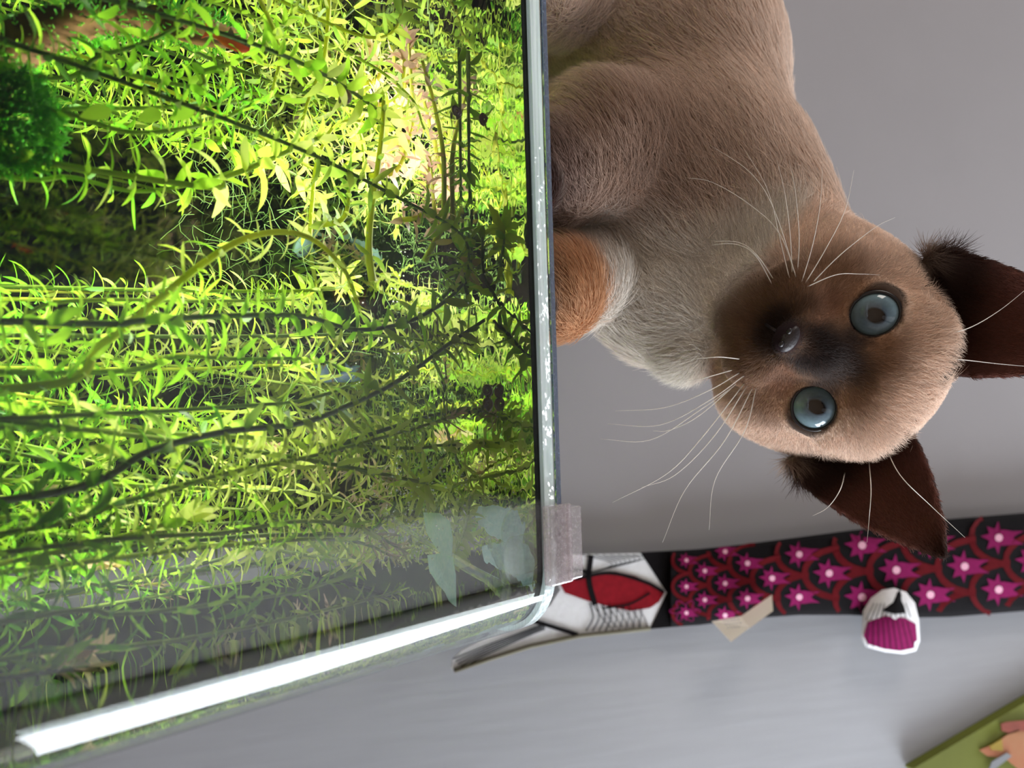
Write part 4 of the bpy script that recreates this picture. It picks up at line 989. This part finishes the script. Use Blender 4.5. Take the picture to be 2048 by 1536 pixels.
def coat(P, Nn):
    Q = hl(P); n = nz_(P, 160) * 0.5 + nz_(P, 420) * 0.5
    B = np.repeat(BODY[None], len(P), 0) 
    B = mixc(B, LIGHT[None], sm(0.0, 1.0, np.clip(Nn[:, 2] * 0.9 + 0.15, 0, 1)) * 0.75)  # upward-facing fur lightened, light from above put into the coat
    # image-plane style landmarks converted to real points on the animal
    def near(p, r0, r1): return 1 - sm(r0, r1, np.linalg.norm(P - np.array(p), axis=1))
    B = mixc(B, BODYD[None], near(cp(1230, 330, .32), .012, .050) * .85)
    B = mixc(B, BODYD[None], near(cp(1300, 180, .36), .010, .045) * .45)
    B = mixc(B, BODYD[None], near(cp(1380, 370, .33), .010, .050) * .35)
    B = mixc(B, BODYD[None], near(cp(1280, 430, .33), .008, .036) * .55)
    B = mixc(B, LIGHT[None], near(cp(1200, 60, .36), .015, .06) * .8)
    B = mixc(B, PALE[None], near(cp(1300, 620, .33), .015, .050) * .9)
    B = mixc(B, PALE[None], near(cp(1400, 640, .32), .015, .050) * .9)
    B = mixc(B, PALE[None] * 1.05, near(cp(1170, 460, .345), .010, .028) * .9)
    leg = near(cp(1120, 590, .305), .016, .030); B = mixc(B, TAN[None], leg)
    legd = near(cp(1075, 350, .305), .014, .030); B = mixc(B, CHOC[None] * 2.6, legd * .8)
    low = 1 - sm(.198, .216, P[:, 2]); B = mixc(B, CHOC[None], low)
    # head
    x, y, z = Q[:, 0], Q[:, 1], Q[:, 2]
    hd = near(HC0, .056, .076)
    C = np.repeat(CREAM[None], len(P), 0)
    rm = np.sqrt((x / 1.18) ** 2 + ((z + 6) / (np.where(z > -6, 1.02, 0.92))) ** 2)
    C = mixc(C, BRN[None], 1 - sm(22, 34, rm + n * 2.0 - np.clip(y - 10, 0, 20) * 0.1))
    rd_ = np.sqrt((x / 0.95) ** 2 + ((z + 12) / 1.3) ** 2); C = mixc(C, DRK[None] * 1.6, (1 - sm(7, 19, rd_ + n * 3)) * sm(5, 22, y))
    br = np.sqrt((x / 0.62) ** 2 + ((z - 0) / 1.25) ** 2); C = mixc(C, DRK[None] * 1.4, (1 - sm(9, 19, br + n)) * sm(10, 24, y) * .9)
    for s in (-1, 1):
        e = np.linalg.norm(Q - np.array(EYES[0 if s < 0 else 1]), axis=1); C = mixc(C, DRK[None], (1 - sm(11.6, 13.0, e)) * .9)
        ic = np.sqrt((x - s * 12) ** 2 + (z - 6) ** 2); C = mixc(C, DRK[None] * 1.5, (1 - sm(3, 8, ic)) * .8)
        ck = np.sqrt(((x - s * 15) / 1.0) ** 2 + ((z + 9) / .8) ** 2); C = mixc(C, np.array([.36, .19, .12])[None], (1 - sm(4, 9, ck)) * .7)
    C = mixc(C, PALE[None], sm(32, 42, -z) * sm(-30, 0, y + 20))
    C = mixc(C, BRN[None] * 0.55, (1 - sm(10, 24, np.sqrt((x / 1.25) ** 2 + ((z + 27)) ** 2) + n * 4)) * sm(10, 28, y) * .8)
    C = mixc(C, DRK[None], (1 - sm(5, 11, np.linalg.norm((Q - np.array([0, 51, -19])) * np.array([.8, .6, 1.0]), axis=1))) * .92)
    nose = (1 - sm(4.5, 7.0, np.linalg.norm((Q - np.array([0, 55, -13.5])) * np.array([1, .8, 1.2]), axis=1))); C = mixc(C, np.array([.030, .020, .024])[None], nose)
    B = mixc(B, C, hd)
    eu = earu(Q); far = sm(-.30, -.02, eu); B = mixc(B, CHOC[None] * (0.75), far)
    fw = (Nn @ np.array(H3 @ Vector((0, 1, 0)))); B = mixc(B, np.array([.21, .085, .065])[None], far * sm(.2, .8, fw) * sm(.1, .40, eu) * (1 - sm(.75, .98, eu)) * .9)
    return np.clip(B, 0.004, 1)
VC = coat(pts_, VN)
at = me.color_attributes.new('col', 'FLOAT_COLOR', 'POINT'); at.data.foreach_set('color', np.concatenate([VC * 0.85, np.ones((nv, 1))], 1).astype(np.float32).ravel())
m_skin = vcol_mat('cat_skin', 0.95, 0, 0.03)
cat_at = Vector((pA.x, pA.y, 0.1842))
me.transform(Matrix.Translation(-cat_at))
cat = bpy.data.objects.new('cat', me); COL.objects.link(cat); cat.location = cat_at; me.materials.append(m_skin)
tag(cat, 'seal point cat with blue eyes leaning over the aquarium, head tilted towards the viewer', 'cat')
bpy.context.view_layer.update()
# fur strands
me.calc_loop_triangles(); ntt = len(me.loop_triangles); T3 = np.empty(ntt * 3, np.int32); me.loop_triangles.foreach_get('vertices', T3); T3 = T3.reshape(-1, 3)
a, b, c = pts_[T3[:, 0]], pts_[T3[:, 1]], pts_[T3[:, 2]]; tc_ = (a + b + c) / 3; ar = np.linalg.norm(np.cross(b - a, c - a), axis=1) / 2
Qc = hl(tc_); headd = 1 - sm(.056, .076, np.linalg.norm(tc_ - np.array(HC0), axis=1)); eu_ = earu(Qc)
FWn = np.array(FW); dep = tc_ @ FWn; pxx = (tc_ @ np.array(UP)) / dep * F_PX + 1024; pyy = (tc_ @ np.array(RT)) / dep * F_PX + 768
tn_ = VN[T3].mean(1); facing = -(tn_ * tc_ / np.linalg.norm(tc_, axis=1)[:, None]).sum(1)
inview = (pxx > 1000) & (pxx < 2110) & (pyy > -90) & (pyy < 1250) & (facing > -0.45)
dens = 1 + 2.6 * headd + 1.0 * (eu_ > 0.05); dens = np.where(inview, dens, 0.10)
pr_ = ar * dens; NH = 250000
idx = NP.choice(ntt, NH, p=pr_ / pr_.sum()); r1, r2 = NP.rand(NH), NP.rand(NH); sq = np.sqrt(r1); w0, w1, w2_ = 1 - sq, sq * (1 - r2), sq * r2
RP = a[idx] * w0[:, None] + b[idx] * w1[:, None] + c[idx] * w2_[:, None]
RN = VN[T3[idx, 0]] * w0[:, None] + VN[T3[idx, 1]] * w1[:, None] + VN[T3[idx, 2]] * w2_[:, None]; RN /= np.linalg.norm(RN, axis=1)[:, None] + 1e-9
RQ = hl(RP); H_ = np.array(H3)
keep = np.ones(NH, bool)
for e in EYES: keep &= np.linalg.norm(RQ - np.array(e), axis=1) > ER + 1.15
keep &= ~((np.linalg.norm((RQ - np.array([0, 56.5, -13.5])) * np.array([1, .7, 1.2]), axis=1) < 5.6))
RP, RN, RQ = RP[keep], RN[keep], RQ[keep]; NH = len(RP)
hd = 1 - sm(.056, .080, np.linalg.norm(RP - np.array(HC0), axis=1)); eu = earu(RQ)
flow_h = RQ - np.array([0, 62, -10]); flow_h[:, 1] *= 0.6; flow_h /= np.linalg.norm(flow_h, axis=1)[:, None]; flow_h = flow_h @ H_.T
fb = np.array((cp(1180, -100, .42) - cp(1500, 560, .35)).normalized()); fb = fb + np.array([0, 0, -0.35]); fb /= np.linalg.norm(fb)
fear = np.zeros_like(RP)
for s in (-1, 1):
    base, tip, ax, side, nrm = ear_def(s); fear = np.where((RQ[:, 0] * s > 0)[:, None], np.array(H3 @ ax)[None], fear)
flow = fb[None] * (1 - hd[:, None]) + flow_h * hd[:, None]; em_ = sm(.0, .2, eu)[:, None]; flow = flow * (1 - em_) + fear * em_
flow += NP.normal(0, .27, flow.shape); flow -= RN * (flow * RN).sum(1)[:, None]; flow /= np.linalg.norm(flow, axis=1)[:, None] + 1e-9
ey = np.minimum(*[np.linalg.norm(RQ - np.array(e), axis=1) for e in EYES])
Ln = 0.0155 * (1 - hd) + hd * (0.0030 + 0.0075 * sm(24, 50, np.sqrt(RQ[:, 0] ** 2 + (RQ[:, 2] + 4) ** 2)) + 0.002 * sm(0, -40, RQ[:, 1]))
Ln = np.where(eu > 0.04, 0.0032, Ln); Ln = np.where(hd > .6, Ln * np.clip((ey - 11.0) / 8, .25, 1), Ln)
nd = np.linalg.norm(RQ - np.array([0, 52, -14]), axis=1); Ln *= np.clip(nd / 16, .3, 1) * hd + (1 - hd)
legm = 1 - sm(.22, .25, RP[:, 2]); Ln = Ln * (1 - .5 * legm) * NP.uniform(.6, 1.15, NH)
tuft = (np.abs(np.abs(RQ[:, 0]) - 28) < 16) & (RQ[:, 2] > 18) & (RQ[:, 2] < 36) & (RQ[:, 1] > -8) & (eu < .25); Ln = np.where(tuft, Ln * 1.5, Ln); Ln = np.where((np.abs(RQ[:, 0]) > 27) & (RQ[:, 2] > 30) & (eu < .1) & (hd > .3), np.minimum(Ln, .004), Ln); Ln = np.minimum(Ln, np.where((RQ[:, 2] > 40) & (np.abs(RQ[:, 0]) > 30), .0035, 1))
lift = (0.42 * (1 - hd) + 0.34 * hd)[:, None]; NPT = 5; PT = np.empty((NH, NPT, 3), np.float32)
for k_ in range(NPT):
    t = k_ / (NPT - 1); PT[:, k_] = RP + Ln[:, None] * (flow * (t * 0.8 + 0.15 * t * t) + RN * lift * (t - 0.55 * t * t)) - np.array([0, 0, 0.10]) * Ln[:, None] * t * t + np.array([0., 0, 0])
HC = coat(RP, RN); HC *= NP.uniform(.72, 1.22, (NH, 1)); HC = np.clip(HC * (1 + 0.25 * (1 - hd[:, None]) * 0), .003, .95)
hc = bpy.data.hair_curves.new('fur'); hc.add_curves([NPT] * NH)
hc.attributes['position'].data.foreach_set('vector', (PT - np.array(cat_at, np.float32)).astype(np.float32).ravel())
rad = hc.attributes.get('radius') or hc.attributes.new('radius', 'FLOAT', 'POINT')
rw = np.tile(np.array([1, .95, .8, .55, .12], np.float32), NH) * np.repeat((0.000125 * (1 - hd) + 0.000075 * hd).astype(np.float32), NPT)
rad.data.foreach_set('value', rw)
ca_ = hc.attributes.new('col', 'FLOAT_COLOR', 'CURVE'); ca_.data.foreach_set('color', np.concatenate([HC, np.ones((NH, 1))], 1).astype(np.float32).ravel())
m_fur = vcol_mat('cat_fur', 0.55, 0.28, 0.25); hc.materials.append(m_fur)
fur = bpy.data.objects.new('fur', hc); COL.objects.link(fur); fur.parent = cat
fur['kind'] = 'stuff'
# eyes
def eye_mat():
    mt, nt, out = M('cat_eye'); N = nt.nodes; L = nt.links
    tc = N.new('ShaderNodeTexCoord'); sx_ = N.new('ShaderNodeSeparateXYZ'); L.new(tc.outputs['Object'], sx_.inputs[0])
    def mth(op, a, b=None):
        n = N.new('ShaderNodeMath'); n.operation = op
        for i, q in enumerate((a, b)):
            if q is None: continue
            if isinstance(q, (int, float)): n.inputs[i].default_value = q
            else: L.new(q, n.inputs[i])
        return n.outputs[0]
    xx = mth('MULTIPLY', sx_.outputs[0], 1000); zz = mth('MULTIPLY', sx_.outputs[2], 1000)
    r = mth('SQRT', mth('ADD', mth('MULTIPLY', xx, xx), mth('MULTIPLY', zz, zz)))
    rp = mth('SQRT', mth('ADD', mth('MULTIPLY', mth('DIVIDE', xx, 3.0), mth('DIVIDE', xx, 3.0)), mth('MULTIPLY', mth('DIVIDE', zz, 3.9), mth('DIVIDE', zz, 3.9))))
    cr = N.new('ShaderNodeValToRGB'); L.new(mth('DIVIDE', r, 11.6), cr.inputs[0]); e = cr.color_ramp.elements
    e[0].position = 0.16; e[0].color = (.07, .10, .13, 1); e[1].position = 0.98; e[1].color = (.012, .015, .02, 1)
    for p, c in ((.34, (.09, .13, .17, 1)), (.60, (.17, .26, .31, 1)), (.78, (.15, .22, .25, 1)), (.88, (.07, .09, .10, 1))):
        q = e.new(p); q.color = c
    no = N.new('ShaderNodeTexNoise'); no.inputs['Scale'].default_value = 700; L.new(tc.outputs['Object'], no.inputs[0])
    mx = N.new('ShaderNodeMix'); mx.data_type = 'RGBA'; mx.blend_type = 'MULTIPLY'; mx.inputs[0].default_value = 0.5; L.new(cr.outputs[0], mx.inputs[6])
    c2 = N.new('ShaderNodeValToRGB'); c2.color_ramp.elements[0].color = (.5, .5, .5, 1); c2.color_ramp.elements[1].color = (1.3, 1.3, 1.3, 1); L.new(no.outputs[0], c2.inputs[0]); L.new(c2.outputs[0], mx.inputs[7])
    m2 = N.new('ShaderNodeMix'); m2.data_type = 'RGBA'; mr = N.new('ShaderNodeMapRange'); mr.inputs[1].default_value = .85; mr.inputs[2].default_value = 1.1; L.new(rp, mr.inputs[0])
    L.new(mr.outputs[0], m2.inputs[0]); m2.inputs[6].default_value = (.006, .003, .003, 1); L.new(mx.outputs[2], m2.inputs[7])
    b = N.new('ShaderNodeBsdfPrincipled'); b.inputs['Roughness'].default_value = 0.35; b.inputs['Specular IOR Level'].default_value = 0.03; b.inputs['Coat Weight'].default_value = 1; b.inputs['Coat Roughness'].default_value = 0.02; b.inputs['Coat IOR'].default_value = 1.5
    L.new(m2.outputs[2], b.inputs['Base Color']); L.new(b.outputs[0], out.inputs[0]); return mt
m_eye = eye_mat(); m_lid_skin = pbr('eyelid_skin', (.010, .007, .008), .4)
for i, e in enumerate(EYES):
    c = hw(*e); look = (Vector((0, 0, 0)) - c).normalized()
    gz = (look + UP * 0.05 + RT * 0.05).normalized()
    zx = (zh - gz * zh.dot(gz)).normalized(); xx_ = gz.cross(zx); Rm = Matrix((xx_, gz, zx)).transposed()
    vs, fs = ellipsoid((0, 0, 0), (ER * .001 * HS,) * 3, None, 48, 32)
    me_ = mesh('eyeball', vs, fs, True); o = bpy.data.objects.new('eyeball', me_); COL.objects.link(o); me_.materials.append(m_eye)
    o.parent = cat; o.matrix_local = Matrix.Translation(c - cat_at) @ Rm.to_4x4(); tag(o, 'pale blue eye with a small dark pupil')
    # eyelid rim: almond ring on the eyeball
    P = []; s = -1 if i == 0 else 1
    for k_ in range(49):
        an = 2 * PI * k_ / 48; ax_, az_ = 8.6 * math.cos(an), 8.3 * math.sin(an)
        # slight slant towards the nose
        q = Vector((ax_, 0, az_ + s * ax_ * 0.06)); q.y = math.sqrt(max(1, (ER + .35) ** 2 - q.x ** 2 - q.z ** 2))
        P.append(hw(*(e + q)))
    P[-1] = P[0]; v_, f_ = tube(P, 0.00075, 8, False); v_ = [Vector(q) for q in v_]
    o = link('eyelid', mesh('eyelid', [q - cat_at for q in v_], f_, True), m_lid_skin, cat)
# nose leather with nostrils
m_nose = pbr('nose_leather', (.022, .015, .018), .5, .3, 900, .15)
V_, F_ = ellipsoid(hw(0, 54.6, -13.0), (.0056, .0026, .0036), H3, 24, 14)
V_ = [v - (H3 @ Vector((1, 0, 0))) * ((v - hw(0, 54.6, -13.0)).dot(H3 @ Vector((1, 0, 0))) * max(0, min(.55, -(v - hw(0, 54.6, -13.0)).dot(H3 @ Vector((0, 0, 1))) * 190))) for v in V_]
nose = link('nose', mesh('nose', [q - cat_at for q in V_], F_, True), m_nose, cat)
for s in (-1, 1):
    V_, F_ = ellipsoid(hw(s * 2.6, 57.0, -13.8), (.0013, .0010, .0009), H3, 12, 8)
    link('nostril', mesh('nostril', [q - cat_at for q in V_], F_, True), m_lid_skin, nose)
V_, F_ = tube([hw(0, 54.2, -15.5), hw(0, 50.5, -19), hw(0, 46, -23)], .0006, 6); link('mouth_line', mesh('mouth_line', [q - cat_at for q in V_], F_, True), m_lid_skin, cat)
# whiskers: root in head mm, then frame pixels with depth
m_wh = pbr('whisker', (.85, .80, .74), .4, transl=0.2)
WH = [
 (1602, 585, [(1560, 470, .285), (1500, 410, .29), (1425, 365, .295), (1370, 355, .30)]),
 (1600, 580, [(1548, 420, .285), (1500, 345, .29), (1420, 290, .295)]),
 (1582, 570, [(1560, 480, .285), (1535, 380, .29), (1490, 300, .295)]),
 (1585, 560, [(1580, 470, .285), (1570, 390, .29), (1553, 315, .295)]),
 (1595, 545, [(1598, 470, .285), (1590, 380, .29), (1578, 320, .295)]),
 (1545, 570, [(1510, 510, .28), (1470, 488, .285), (1420, 490, .29)]),
 (1548, 560, [(1515, 512, .28), (1478, 485, .285), (1422, 482, .29)]),
 (1600, 575, [(1625, 490, .28), (1640, 410, .285), (1645, 335, .29)]),
 (1602, 580, [(1650, 500, .28), (1690, 420, .285), (1708, 340, .29)]),
 (1620, 570, [(1680, 510, .28), (1750, 455, .285), (1790, 435, .29)]),
 (1600, 580, [(1670, 550, .28), (1720, 548, .282), (1760, 550, .285)]),
 (1480, 745, [(1420, 780, .27), (1330, 815, .275), (1230, 822, .28)]),
 (1490, 750, [(1420, 800, .27), (1320, 850, .275), (1215, 848, .28)]),
 (1475, 765, [(1400, 830, .27), (1340, 860, .275), (1305, 862, .278)]),
 (1490, 765, [(1400, 880, .27), (1330, 950, .275), (1225, 1005, .28)]),
 (1495, 770, [(1430, 870, .27), (1350, 950, .275), (1283, 975, .28)]),
 (1505, 775, [(1450, 880, .27), (1370, 980, .275), (1325, 1085, .28)]),
 (1512, 775, [(1490, 860, .27), (1430, 960, .275), (1418, 1060, .28)]),
 (1465, 740, [(1430, 750, .27), (1400, 758, .272), (1375, 762, .275)]),
 (1480, 718, [(1440, 714, .27), (1410, 716, .272), (1392, 717, .275)]),
 (1470, 770, [(1400, 820, .27), (1300, 880, .275), (1200, 878, .28)]),
 (1885, 670, [(1940, 655, .285), (2000, 620, .285), (2060, 572, .285)]),
 (1870, 715, [(1930, 720, .285), (2000, 728, .285), (2070, 734, .285)]),
 (1770, 890, [(1800, 950, .285), (1860, 1010, .285), (1930, 1075, .285)]),
 (1738, 920, [(1742, 980, .285), (1738, 1040, .285), (1734, 1085, .285)]),
 (1690, 945, [(1680, 980, .285), (1655, 1015, .285), (1625, 1032, .285)]),
]
from mathutils.bvhtree import BVHTree
bvh = BVHTree.FromPolygons([tuple(p) for p in pts_], [tuple(int(q) for q in t) for t in T3])
for rx, ry, path in WH:
    d = ray(rx, ry).normalized(); hit = bvh.ray_cast(Vector((0, 0, 0)), d)
    p0 = hit[0] if hit[0] is not None else cp(rx, ry, path[0][2])
    P = catmull([p0 + d * 0.001] + [cp(*q) for q in path], 7)
    v_, f_ = tube(P, lambda t: 0.00019 * (1 - t) ** 0.7 + 0.00003, 5)
    link('whisker', mesh('whisker', [q - cat_at for q in v_], f_, True), m_wh, cat)
# white claws on the front paws
m_claw = pbr('claw', (.7, .66, .6), .3)
for pp in (pA + Vector((0.012, -0.016, 0)), pB + Vector((0.012, -0.010, 0))):
    for k_ in range(4):
        q = pp + Vector(((k_ - 1.5) * 0.005, -0.0105, -0.006)); v_, f_ = tube([q + Vector((0, .002, .001)), q, q + Vector((0, -.0012, -.0016))], lambda t: .0007 * (1 - t) + .0001, 6)
        link('claw', mesh('claw', [z - cat_at for z in v_], f_, True), m_claw, cat)
print('CAT', nv, NH)
